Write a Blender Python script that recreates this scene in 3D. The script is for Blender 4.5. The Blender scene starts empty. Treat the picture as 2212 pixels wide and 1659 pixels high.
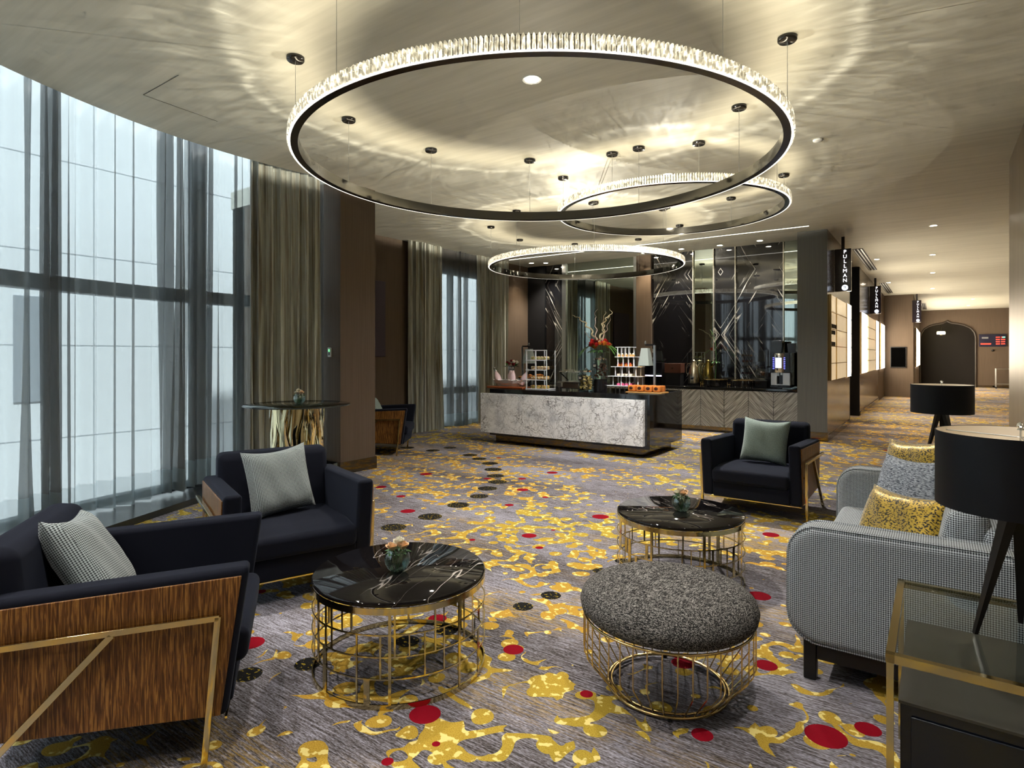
import bpy, bmesh, math, random
from mathutils import Vector, Matrix, Euler
random.seed(7)
PI = math.pi
C = bpy.context.scene.collection
YAW = math.atan2(915, 1291)
CA, SA = math.cos(YAW), math.sin(YAW)
H = 3.58            # ceiling height
CAMH = 1.45

def cw(x, d):
    """camera-plan coordinates (right, depth) -> world XY; used only to lay out measured positions"""
    return (x * CA - d * SA, x * SA + d * CA)
def dirw(a):        # camera-plan angle -> world angle
    return a + YAW

# ------------------------------------------------------------------ materials
def new_mat(name):
    m = bpy.data.materials.new(name); m.use_nodes = True
    nt = m.node_tree
    return m, nt, nt.nodes['Principled BSDF']
def N(nt, t, **kw):
    n = nt.nodes.new(t)
    for k, v in kw.items(): setattr(n, k, v)
    return n
def L(nt, a, b): nt.links.new(a, b)
def setin(n, **kw):
    for k, v in kw.items():
        k = k.replace('_', ' ')
        if isinstance(v, (tuple, list)) and len(v) == 3 and n.inputs[k].type == 'RGBA': v = (*v, 1)
        n.inputs[k].default_value = v
def pbr(name, col, rough=.5, metal=0., **kw):
    m, nt, p = new_mat(name)
    setin(p, Base_Color=col, Roughness=rough, Metallic=metal, **kw)
    return m
def ramp(nt, stops, interp='LINEAR'):
    r = N(nt, 'ShaderNodeValToRGB'); cr = r.color_ramp; cr.interpolation = interp
    while len(cr.elements) < len(stops): cr.elements.new(.5)
    for e, (p, c) in zip(cr.elements, stops):
        e.position = p; e.color = (*c, 1) if len(c) == 3 else c
    return r
def math_n(nt, op, a=None, b=None, c=None, clamp=False):
    n = N(nt, 'ShaderNodeMath', operation=op, use_clamp=clamp)
    for i, v in enumerate((a, b, c)):
        if v is None: continue
        if isinstance(v, (int, float)): n.inputs[i].default_value = v
        else: L(nt, v, n.inputs[i])
    return n.outputs[0]
def coords(nt, kind='Object', scale=(1, 1, 1), rot=(0, 0, 0), loc=(0, 0, 0)):
    t = N(nt, 'ShaderNodeTexCoord'); mp = N(nt, 'ShaderNodeMapping')
    mp.inputs['Scale'].default_value = scale; mp.inputs['Rotation'].default_value = rot; mp.inputs['Location'].default_value = loc
    L(nt, t.outputs[kind], mp.inputs['Vector'])
    return mp.outputs['Vector']
def noise(nt, vec, scale=5, detail=2, rough=.5, dist=0.):
    n = N(nt, 'ShaderNodeTexNoise'); n.inputs['Scale'].default_value = scale; n.inputs['Detail'].default_value = detail
    n.inputs['Roughness'].default_value = rough; n.inputs['Distortion'].default_value = dist
    L(nt, vec, n.inputs['Vector']); return n
def mixc(nt, f, a, b, blend='MIX'):
    n = N(nt, 'ShaderNodeMix', data_type='RGBA', blend_type=blend)
    for s, v in ((n.inputs['Factor'], f), (n.inputs[6], a), (n.inputs[7], b)):
        if isinstance(v, (int, float)): s.default_value = v
        elif isinstance(v, tuple): s.default_value = (*v, 1) if len(v) == 3 else v
        else: L(nt, v, s)
    return n.outputs[2]
def bump(nt, p, h, strength=.3, dist=.01):
    b = N(nt, 'ShaderNodeBump'); b.inputs['Strength'].default_value = strength; b.inputs['Distance'].default_value = dist
    L(nt, h, b.inputs['Height']); L(nt, b.outputs[0], p.inputs['Normal'])
def emis(name, col, s):
    m = bpy.data.materials.new(name); m.use_nodes = True; nt = m.node_tree; nt.nodes.clear()
    e = N(nt, 'ShaderNodeEmission'); o = N(nt, 'ShaderNodeOutputMaterial')
    e.inputs[0].default_value = (*col, 1); e.inputs[1].default_value = s; L(nt, e.outputs[0], o.inputs[0]); return m

M = {}
M['navy'] = pbr('navy_fabric', (.016, .018, .026), .95)
def _():
    m, nt, p = new_mat('navy_fabric'); v = coords(nt, 'UV'); n = noise(nt, v, 900, 1)
    r = ramp(nt, [(.3, (.0045, .0055, .010)), (.7, (.010, .012, .021))]); L(nt, n.outputs[0], r.inputs[0]); L(nt, r.outputs[0], p.inputs['Base Color'])
    setin(p, Roughness=.9, Sheen_Weight=.10, Sheen_Roughness=.4); p.inputs['Sheen Tint'].default_value = (.4, .5, .75, 1)
    bump(nt, p, n.outputs[0], .15, .001); return m
M['navy'] = _()
M['brass'] = pbr('polished_brass', (.60, .50, .26), .14, 1.)
M['brass_dk'] = pbr('satin_brass', (.55, .40, .17), .28, 1.)
M['gold'] = pbr('brushed_gold', (.70, .52, .24), .2, 1.)
M['mirror_brass'] = pbr('mirror_brass', (.86, .74, .45), .03, 1.)
M['black'] = pbr('black_lacquer', (.008, .008, .009), .12)
M['blackmat'] = pbr('matt_black', (.01, .01, .011), .6)
M['blackwood'] = pbr('black_stained_wood', (.012, .011, .011), .35)
M['chrome'] = pbr('chrome', (.75, .77, .78), .08, 1.)
M['steel'] = pbr('brushed_steel', (.55, .56, .55), .28, 1.)
M['white'] = pbr('white_plastic', (.8, .82, .8), .4)
M['mirror'] = pbr('tinted_mirror', (.5, .56, .5), .015, 1.)
M['copper'] = pbr('copper_wood', (.35, .09, .03), .25)
def glassm(name, col=(1, 1, 1), rough=0., ior=1.45):
    m, nt, p = new_mat(name); setin(p, Base_Color=col, Roughness=rough, IOR=ior, Transmission_Weight=1.); return m
M['glass'] = glassm('clear_glass')
def thin(name, col, op, rough=.02):
    """thin clear sheet: mostly see-through with a glossy surface"""
    m = bpy.data.materials.new(name); m.use_nodes = True; nt = m.node_tree; nt.nodes.clear()
    t = N(nt, 'ShaderNodeBsdfTransparent'); g = N(nt, 'ShaderNodeBsdfPrincipled'); x = N(nt, 'ShaderNodeMixShader'); f = N(nt, 'ShaderNodeLayerWeight'); o = N(nt, 'ShaderNodeOutputMaterial')
    t.inputs[0].default_value = (*col, 1); setin(g, Base_Color=(.9, .95, .93), Roughness=rough, Metallic=1.); f.inputs[0].default_value = .5
    a = math_n(nt, 'ADD', math_n(nt, 'MULTIPLY', math_n(nt, 'POWER', f.outputs['Facing'], 5.), .9), op, clamp=True)
    L(nt, a, x.inputs[0]); L(nt, t.outputs[0], x.inputs[1]); L(nt, g.outputs[0], x.inputs[2]); L(nt, x.outputs[0], o.inputs[0]); return m
M['acrylic'] = thin('clear_acrylic', (.93, .96, .97), .04)
M['bowl'] = thin('bowl_glass', (.86, .92, .91), .13)
M['pane'] = thin('window_glass', (.93, .97, .97), .03)
M['acrylic_edge'] = pbr('acrylic_edge', (.75, .78, .85), .2)
M['smoke'] = thin('smoked_glass', (.42, .45, .46), .04)
M['table_glass'] = thin('table_glass', (.90, .93, .91), .01)

def _houndstooth(name, p_, dark, light, rough=.9):
    m, nt, p = new_mat(name)
    v = coords(nt, 'UV', (1 / p_, 1 / p_, 1)); s = N(nt, 'ShaderNodeSeparateXYZ'); L(nt, v, s.inputs[0])
    fx = math_n(nt, 'FRACT', s.outputs[0]); fy = math_n(nt, 'FRACT', s.outputs[1])
    a = math_n(nt, 'LESS_THAN', fx, .5); b = math_n(nt, 'LESS_THAN', fy, .5)
    t = math_n(nt, 'LESS_THAN', math_n(nt, 'FRACT', math_n(nt, 'MULTIPLY', math_n(nt, 'ADD', s.outputs[0], s.outputs[1]), 2.)), .5)
    val = math_n(nt, 'ADD', math_n(nt, 'MULTIPLY', a, t), math_n(nt, 'MULTIPLY', b, math_n(nt, 'SUBTRACT', 1., t)))
    L(nt, mixc(nt, val, dark, light), p.inputs['Base Color']); setin(p, Roughness=rough, Sheen_Weight=.2)
    bump(nt, p, val, .2, .001); return m
M['hound'] = _houndstooth('houndstooth_sofa', .0085, (.008, .010, .016), (.58, .64, .68))
M['hound_p'] = _houndstooth('houndstooth_pillow', .0085, (.008, .011, .013), (.40, .47, .48))
M['hound_y'] = _houndstooth('knit_pillow', .006, (.06, .085, .075), (.38, .47, .43))
M['piping'] = pbr('dark_piping', (.02, .022, .03), .8)

def _():
    m, nt, p = new_mat('tweed_fabric')
    a = noise(nt, coords(nt, 'Object', (60, 330, 300)), 1, 2); b = noise(nt, coords(nt, 'Object', (330, 60, 300)), 1, 2)
    f = math_n(nt, 'MULTIPLY', math_n(nt, 'ADD', a.outputs[0], b.outputs[0]), .5)
    r = ramp(nt, [(.42, (.008, .008, .009)), (.5, (.06, .058, .056)), (.6, (.30, .29, .275))]); L(nt, f, r.inputs[0]); L(nt, r.outputs[0], p.inputs['Base Color'])
    setin(p, Roughness=.95); bump(nt, p, f, .5, .003); return m
M['tweed'] = _()
def _():
    m, nt, p = new_mat('grey_boucle')
    a = noise(nt, coords(nt, 'Object', (60, 60, 420)), 1, 2); r = ramp(nt, [(.38, (.04, .05, .07)), (.62, (.5, .55, .62))]); L(nt, a.outputs[0], r.inputs[0]); L(nt, r.outputs[0], p.inputs['Base Color'])
    setin(p, Roughness=.8); return m
M['grey_pillow'] = _()
def _():
    m, nt, p = new_mat('gold_leopard_velvet')
    a = noise(nt, coords(nt, 'Object', (95, 95, 150)), 1, 1.5, .5, .4); r = ramp(nt, [(.0, (.012, .010, .004)), (.44, (.012, .010, .004)), (.47, (.50, .33, .03)), (1, (.66, .46, .05))]); L(nt, a.outputs[0], r.inputs[0]); L(nt, r.outputs[0], p.inputs['Base Color'])
    setin(p, Roughness=.38, Metallic=.35, Sheen_Weight=.5); return m
M['leopard'] = _()
def _():
    m, nt, p = new_mat('ribbed_brown_leather')
    v = coords(nt, 'UV', (1, 1, 1)); d = noise(nt, v, 9, 3, .55)
    w = noise(nt, coords(nt, 'UV', (170, 9, 1)), 1, 3, .5, .9)
    sc = noise(nt, coords(nt, 'UV', (60, 420, 1)), 1, 1)
    r = ramp(nt, [(.36, (.055, .020, .006)), (.5, (.16, .064, .017)), (.64, (.40, .20, .05))]); L(nt, w.outputs[0], r.inputs[0])
    L(nt, mixc(nt, math_n(nt, 'MULTIPLY', sc.outputs[0], .35), r.outputs[0], (.12, .045, .012)), p.inputs['Base Color'])
    setin(p, Roughness=.36); bump(nt, p, w.outputs[0], .55, .004); return m
M['leather'] = _()
def _marble(name, base, vein, scale, w, rough, mask=(.45, .6), seed=0., dist=.6):
    m, nt, p = new_mat(name)
    v = coords(nt, 'Object', (scale, scale * .22, scale), (0, 0, .7), (seed, seed, seed))
    n1 = noise(nt, v, 1.1, 4, .5, dist); n2 = noise(nt, v, 2.6, 3, .5, dist); mk = noise(nt, v, .9, 2)
    def line(o, ww):
        a = math_n(nt, 'ABSOLUTE', math_n(nt, 'SUBTRACT', o, .5)); mr = N(nt, 'ShaderNodeMapRange'); L(nt, a, mr.inputs[0])
        mr.inputs[1].default_value = 0; mr.inputs[2].default_value = ww; mr.inputs[3].default_value = 1; mr.inputs[4].default_value = 0; return mr.outputs[0]
    l = math_n(nt, 'MAXIMUM', line(n1.outputs[0], w), math_n(nt, 'MULTIPLY', line(n2.outputs[0], w * .8), .6))
    mr = N(nt, 'ShaderNodeMapRange'); L(nt, mk.outputs[0], mr.inputs[0]); mr.inputs[1].default_value = mask[0]; mr.inputs[2].default_value = mask[1]
    l = math_n(nt, 'MULTIPLY', l, mr.outputs[0])
    L(nt, mixc(nt, l, base, vein), p.inputs['Base Color']); setin(p, Roughness=rough); return m
M['table_marble'] = _marble('black_table_marble', (.006, .005, .005), (.55, .5, .47), 2.0, .0022, .03, (.46, .53), 0., .12)
def _():
    m, nt, p = new_mat('white_veined_marble')
    v = coords(nt, 'Object', (1.6, 1, 1.6)); d = noise(nt, v, 2.2, 5, .6)
    vv = N(nt, 'ShaderNodeVectorMath', operation='ADD'); L(nt, v, vv.inputs[0])
    sc = N(nt, 'ShaderNodeVectorMath', operation='SCALE'); sc.inputs['Scale'].default_value = .75; L(nt, d.outputs['Color'], sc.inputs[0]); L(nt, sc.outputs[0], vv.inputs[1])
    def crack(s, w):
        vo = N(nt, 'ShaderNodeTexVoronoi', feature='DISTANCE_TO_EDGE'); vo.inputs['Scale'].default_value = s; L(nt, vv.outputs[0], vo.inputs['Vector'])
        mr = N(nt, 'ShaderNodeMapRange'); L(nt, vo.outputs['Distance'], mr.inputs[0]); mr.inputs[2].default_value = w; mr.inputs[3].default_value = 1; mr.inputs[4].default_value = 0; return mr.outputs[0]
    mk = noise(nt, v, 1.7, 3); mr = N(nt, 'ShaderNodeMapRange'); L(nt, mk.outputs[0], mr.inputs[0]); mr.inputs[1].default_value = .38; mr.inputs[2].default_value = .62; mr.inputs[3].default_value = .35
    l = math_n(nt, 'MULTIPLY', math_n(nt, 'MAXIMUM', crack(2.7, .032), math_n(nt, 'MULTIPLY', crack(7., .06), .75)), mr.outputs[0])
    cl = noise(nt, v, 3, 4); r = ramp(nt, [(.3, (.62, .65, .70)), (.5, (.90, .92, .95))]); L(nt, cl.outputs[0], r.inputs[0])
    L(nt, mixc(nt, l, r.outputs[0], (.045, .047, .06)), p.inputs['Base Color']); setin(p, Roughness=.15); return m
M['island_marble'] = _()
def _():
    # book-matched black marble: veins form chevrons mirrored about a level line
    m, nt, p = new_mat('bookmatched_black_marble')
    t = N(nt, 'ShaderNodeTexCoord'); s = N(nt, 'ShaderNodeSeparateXYZ'); L(nt, t.outputs['Object'], s.inputs[0])
    px = math_n(nt, 'PINGPONG', math_n(nt, 'ADD', s.outputs[0], .87), .87)
    pz = math_n(nt, 'PINGPONG', math_n(nt, 'SUBTRACT', s.outputs[2], 1.86), 1.25)
    q = math_n(nt, 'ADD', px, math_n(nt, 'MULTIPLY', pz, .62))
    cb = N(nt, 'ShaderNodeCombineXYZ'); L(nt, q, cb.inputs[0]); L(nt, math_n(nt, 'MULTIPLY', math_n(nt, 'SUBTRACT', pz, math_n(nt, 'MULTIPLY', px, .5)), .07), cb.inputs[1])
    def line(sc, w, dist, det=3, off=.5):
        n = noise(nt, cb.outputs[0], sc, det, .55, dist)
        a = math_n(nt, 'ABSOLUTE', math_n(nt, 'SUBTRACT', n.outputs[0], off)); mr = N(nt, 'ShaderNodeMapRange'); L(nt, a, mr.inputs[0]); mr.inputs[2].default_value = w; mr.inputs[3].default_value = 1; mr.inputs[4].default_value = 0
        return mr.outputs[0]
    mk = noise(nt, t.outputs['Object'], 1.4, 3); mr = N(nt, 'ShaderNodeMapRange'); L(nt, mk.outputs[0], mr.inputs[0]); mr.inputs[1].default_value = .47; mr.inputs[2].default_value = .6
    l = math_n(nt, 'MAXIMUM', math_n(nt, 'MULTIPLY', line(1.25, .0032, .12, 4), 1.), math_n(nt, 'MULTIPLY', math_n(nt, 'MULTIPLY', line(4.5, .0035, .10, 3), mr.outputs[0]), .6))
    L(nt, mixc(nt, l, (.006, .006, .007), (.50, .47, .42)), p.inputs['Base Color']); setin(p, Roughness=.03, IOR=1.9); return m
M['wall_marble'] = _()
def _grain(name, c1, c2, sc, rough, metal=0., bs=.1, spec=.5):
    m, nt, p = new_mat(name)
    n = noise(nt, coords(nt, 'Object', sc), 1, 3, .55); r = ramp(nt, [(.3, c1), (.7, c2)]); L(nt, n.outputs[0], r.inputs[0]); L(nt, r.outputs[0], p.inputs['Base Color'])
    setin(p, Roughness=rough, Metallic=metal); bump(nt, p, n.outputs[0], bs, .003); return m
M['wallpaper'] = _grain('brown_textile_wall', (.092, .066, .046), (.118, .087, .062), (60, 60, 1.2), .55)
M['wall_grey'] = _grain('taupe_grey_wall', (.125, .13, .122), (.15, .154, .144), (60, 60, 1.2), .4)
M['wall_champ'] = _grain('champagne_wall', (.22, .18, .12), (.36, .30, .21), (40, 40, .9), .35, .25)
M['wall_gloss'] = _grain('glossy_brown_wall', (.065, .042, .025), (.11, .075, .045), (30, 30, .8), .2)
M['ceiling'] = _grain('brushed_champagne_ceiling', (.46, .455, .385), (.56, .55, .47), (1.1, 14, 1), .68, .1, .12)
def _():
    m, nt, p = new_mat('chevron_grey_wood')
    t = N(nt, 'ShaderNodeTexCoord'); s = N(nt, 'ShaderNodeSeparateXYZ'); L(nt, t.outputs['UV'], s.inputs[0])
    q = math_n(nt, 'ADD', s.outputs[0], s.outputs[1]); q2 = math_n(nt, 'SUBTRACT', s.outputs[0], s.outputs[1])
    cb = N(nt, 'ShaderNodeCombineXYZ'); L(nt, math_n(nt, 'MULTIPLY', q, 62.), cb.inputs[0]); L(nt, math_n(nt, 'MULTIPLY', q2, 2.), cb.inputs[1])
    n = noise(nt, cb.outputs[0], 1, 2); r = ramp(nt, [(.38, (.10, .10, .09)), (.5, (.27, .27, .25)), (.62, (.42, .42, .40))]); L(nt, n.outputs[0], r.inputs[0]); L(nt, r.outputs[0], p.inputs['Base Color'])
    setin(p, Roughness=.45); bump(nt, p, n.outputs[0], .4, .004); return m
M['chevron'] = _()

def _():
    m, nt, p = new_mat('floral_carpet')
    t = N(nt, 'ShaderNodeTexCoord'); P = t.outputs['Object']
    def mp(scale, rot=0, loc=(0, 0, 0)):
        k = N(nt, 'ShaderNodeMapping'); k.inputs['Scale'].default_value = scale; k.inputs['Rotation'].default_value = (0, 0, rot); k.inputs['Location'].default_value = loc; L(nt, P, k.inputs['Vector']); return k.outputs[0]
    def mr(o, a, b, c=0., d=1.):
        k = N(nt, 'ShaderNodeMapRange'); L(nt, o, k.inputs[0]); k.inputs[1].default_value = a; k.inputs[2].default_value = b; k.inputs[3].default_value = c; k.inputs[4].default_value = d; return k.outputs[0]
    # base: streaks running along X
    s1 = noise(nt, mp((7, 110, 1)), 1, 3, .65).outputs[0]; s2 = noise(nt, mp((60, 260, 1)), 1, 1).outputs[0]; big = noise(nt, mp((.35, 1.3, 1)), 1, 2).outputs[0]
    streak = math_n(nt, 'ADD', math_n(nt, 'MULTIPLY', s1, .6), math_n(nt, 'MULTIPLY', s2, .4))
    streak = math_n(nt, 'ADD', streak, math_n(nt, 'MULTIPLY', math_n(nt, 'SUBTRACT', big, .5), .35))
    r = ramp(nt, [(.37, (.040, .035, .034)), (.46, (.12, .108, .112)), (.55, (.235, .228, .265)), (.66, (.42, .42, .50))]); L(nt, streak, r.inputs[0])
    yb = mr(noise(nt, mp((.4, 1.5, 1), 0, (3, 7, 0)), 1, 2).outputs[0], .52, .68)
    ys = math_n(nt, 'MULTIPLY', yb, mr(noise(nt, mp((9, 90, 1), 0, (5, 5, 0)), 1, 3, .7).outputs[0], .46, .58))
    col = mixc(nt, math_n(nt, 'MULTIPLY', ys, .8), r.outputs[0], (.40, .25, .02))
    # yellow shapes: merged round cells, denser in drifts
    wob = noise(nt, P, 3.2, 1); wv = N(nt, 'ShaderNodeVectorMath', operation='SCALE'); wv.inputs['Scale'].default_value = .10; L(nt, wob.outputs['Color'], wv.inputs[0])
    pw = N(nt, 'ShaderNodeVectorMath', operation='ADD'); L(nt, P, pw.inputs[0]); L(nt, wv.outputs[0], pw.inputs[1])
    den = noise(nt, mp((.55, .95, 1), .25, (1.3, 2.1, 0)), 1, 2, .5).outputs[0]
    vo = N(nt, 'ShaderNodeTexVoronoi', feature='SMOOTH_F1'); vo.inputs['Scale'].default_value = 6.6; vo.inputs['Smoothness'].default_value = .32; L(nt, pw.outputs[0], vo.inputs['Vector'])
    rid = noise(nt, pw.outputs[0], 5.2, 1., .4, .25).outputs[0]
    ridd = math_n(nt, 'ABSOLUTE', math_n(nt, 'SUBTRACT', rid, .5))
    thr = mr(den, .34, .48, .05, .33)
    m1 = math_n(nt, 'LESS_THAN', vo.outputs['Distance'], thr)
    brk = mr(noise(nt, mp((4.1, 4.1, 1), .4, (8, 3, 0)), 1, 1).outputs[0], .42, .56)
    m2 = math_n(nt, 'LESS_THAN', ridd, math_n(nt, 'SUBTRACT', math_n(nt, 'MULTIPLY', mr(den, .36, .50, 0., .105), brk), .026))
    ym = math_n(nt, 'MAXIMUM', m1, m2)
    pat = noise(nt, P, 22, 2, .5).outputs[0]
    warm = mr(noise(nt, mp((.3, .4, 1), 0, (9, 4, 0)), 1, 1).outputs[0], .4, .6)
    ocre = mixc(nt, warm, (.43, .32, .045), (.50, .28, .045))
    pil = noise(nt, P, 190, 1).outputs[0]
    ocre = mixc(nt, mr(pil, .35, .6, .45, 0.), ocre, (.2, .11, .01))
    ycol = mixc(nt, mr(pat, .56, .60), ocre, (.74, .62, .22))
    col = mixc(nt, ym, col, ycol)
    # round dots
    def dots(lst):
        cur = None
        for (x, y, rr) in lst:
            k = N(nt, 'ShaderNodeVectorMath', operation='DISTANCE'); L(nt, P, k.inputs[0]); k.inputs[1].default_value = (x, y, 0)
            v = math_n(nt, 'SUBTRACT', k.outputs['Value'], rr)
            cur = v if cur is None else math_n(nt, 'MINIMUM', cur, v)
        return math_n(nt, 'LESS_THAN', cur, 0.)
    def px(lst):
        o = []
        for x, y, hw in lst:
            d = 1291 * CAMH / (y - 768); X, Y = cw((x - 1106) / 1291 * d, d); o.append((X, Y, hw * d / 1291))
        return o
    black = px([(850, 1139, 27), (929, 1116, 26), (990, 1091, 24), (1035, 1072, 20), (1053, 1055, 21), (1075, 1041, 20), (1070, 1028, 19), (1065, 1014, 19), (1058, 1001, 18), (1035, 991, 16), (1015, 983, 16),
                (535, 1457, 30), (665, 1434, 28), (880, 1385, 26), (965, 1361, 24), (1190, 1286, 22), (1130, 1310, 22), (1297, 1233, 17), (1345, 1212, 17), (880, 967, 15), (935, 973, 15), (972, 967, 14)])
    bm = dots(black)
    red = px([(541, 1389, 29), (918, 1543, 34), (1109, 1403, 22), (1143, 1157, 16), (1297, 1116, 18), (881, 1104, 16), (1640, 1287, 24), (1655, 1437, 23), (1517, 1587, 23), (1784, 1590, 42), (1875, 1575, 26),
              (1267, 1499, 14), (942, 1607, 9), (1475, 1432, 24), (945, 1336, 20), (1665, 1155, 17), (837, 1645, 13), (563, 1278, 11), (1129, 1058, 13), (1193, 1021, 12), (920, 1024, 13), (866, 1072, 10), (823, 1052, 12),
              (1165, 1183, 9), (1100, 1091, 10), (1020, 1166, 7), (1195, 1145, 5), (1053, 1034, 9), (1128, 1034, 9), (1178, 1074, 7)])
    rm = dots(red)
    # smaller far dots from a sparse cell pattern
    v3 = N(nt, 'ShaderNodeTexVoronoi', feature='F1'); v3.inputs['Scale'].default_value = 1.15; L(nt, P, v3.inputs['Vector'])
    sp = N(nt, 'ShaderNodeSeparateXYZ'); L(nt, P, sp.inputs[0])
    far = math_n(nt, 'GREATER_THAN', math_n(nt, 'ADD', sp.outputs[1], math_n(nt, 'MULTIPLY', sp.outputs[0], -.7)), 10.)
    bsp = math_n(nt, 'LESS_THAN', v3.outputs['Distance'], .085)
    rsel = N(nt, 'ShaderNodeSeparateColor'); L(nt, v3.outputs['Color'], rsel.inputs[0])
    rfar = math_n(nt, 'MULTIPLY', math_n(nt, 'MULTIPLY', bsp, far), math_n(nt, 'LESS_THAN', rsel.outputs[0], .6))
    speck = mixc(nt, mr(noise(nt, P, 60, 2).outputs[0], .60, .62), (.012, .012, .012), (.30, .22, .02))
    col = mixc(nt, bm, col, speck)
    col = mixc(nt, math_n(nt, 'MAXIMUM', rm, rfar), col, (.22, .004, .012))
    L(nt, col, p.inputs['Base Color']); setin(p, Roughness=.95)
    hgt = math_n(nt, 'ADD', math_n(nt, 'MULTIPLY', ym, .5), math_n(nt, 'MULTIPLY', pil, .5)); bump(nt, p, hgt, .35, .006)
    return m
M['carpet'] = _()

def _curt(name, opac, col, tcol, alpha_noise=False):
    m = bpy.data.materials.new(name); m.use_nodes = True; nt = m.node_tree; nt.nodes.clear()
    tr = N(nt, 'ShaderNodeBsdfTransparent'); d = N(nt, 'ShaderNodeBsdfDiffuse'); tl = N(nt, 'ShaderNodeBsdfTranslucent')
    a = N(nt, 'ShaderNodeMixShader'); b = N(nt, 'ShaderNodeMixShader'); o = N(nt, 'ShaderNodeOutputMaterial')
    d.inputs[0].default_value = (*col, 1); tl.inputs[0].default_value = (*tcol, 1); a.inputs[0].default_value = .5; b.inputs[0].default_value = opac
    L(nt, d.outputs[0], a.inputs[1]); L(nt, tl.outputs[0], a.inputs[2]); L(nt, tr.outputs[0], b.inputs[1]); L(nt, a.outputs[0], b.inputs[2]); L(nt, b.outputs[0], o.inputs[0])
    return m
M['sheer'] = _curt('sheer_voile', .60, (.23, .24, .24), (.235, .25, .25))
M['sheer_hem'] = _curt('sheer_hem', .72, (.24, .28, .29), (.30, .35, .37))
def _():
    m, nt, p = new_mat('striped_velvet_drape')
    n = noise(nt, coords(nt, 'UV', (44, .5, 1)), 1, 3, .6); n2 = noise(nt, coords(nt, 'UV', (60, 9, 1)), 1, 2)
    r = ramp(nt, [(.32, (.11, .08, .045)), (.43, (.27, .26, .20)), (.54, (.50, .54, .49)), (.66, (.27, .23, .14))]); L(nt, n.outputs[0], r.inputs[0])
    L(nt, mixc(nt, math_n(nt, 'MULTIPLY', n2.outputs[0], .5), r.outputs[0], (.30, .29, .24)), p.inputs['Base Color'])
    setin(p, Roughness=.6, Sheen_Weight=.5); return m
M['drape'] = _()

for k_, v_ in dict(navy=.12, hound=.12, hound_p=.12, hound_y=.12, tweed=.1, grey_pillow=.12, carpet=.06, wallpaper=.15, wall_grey=.3, piping=.1, drape=.15, blackmat=.12, leather=.35, table_marble=.35, black=.35, blackwood=.3).items():
    M[k_].node_tree.nodes['Principled BSDF'].inputs['Specular IOR Level'].default_value = v_
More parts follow.
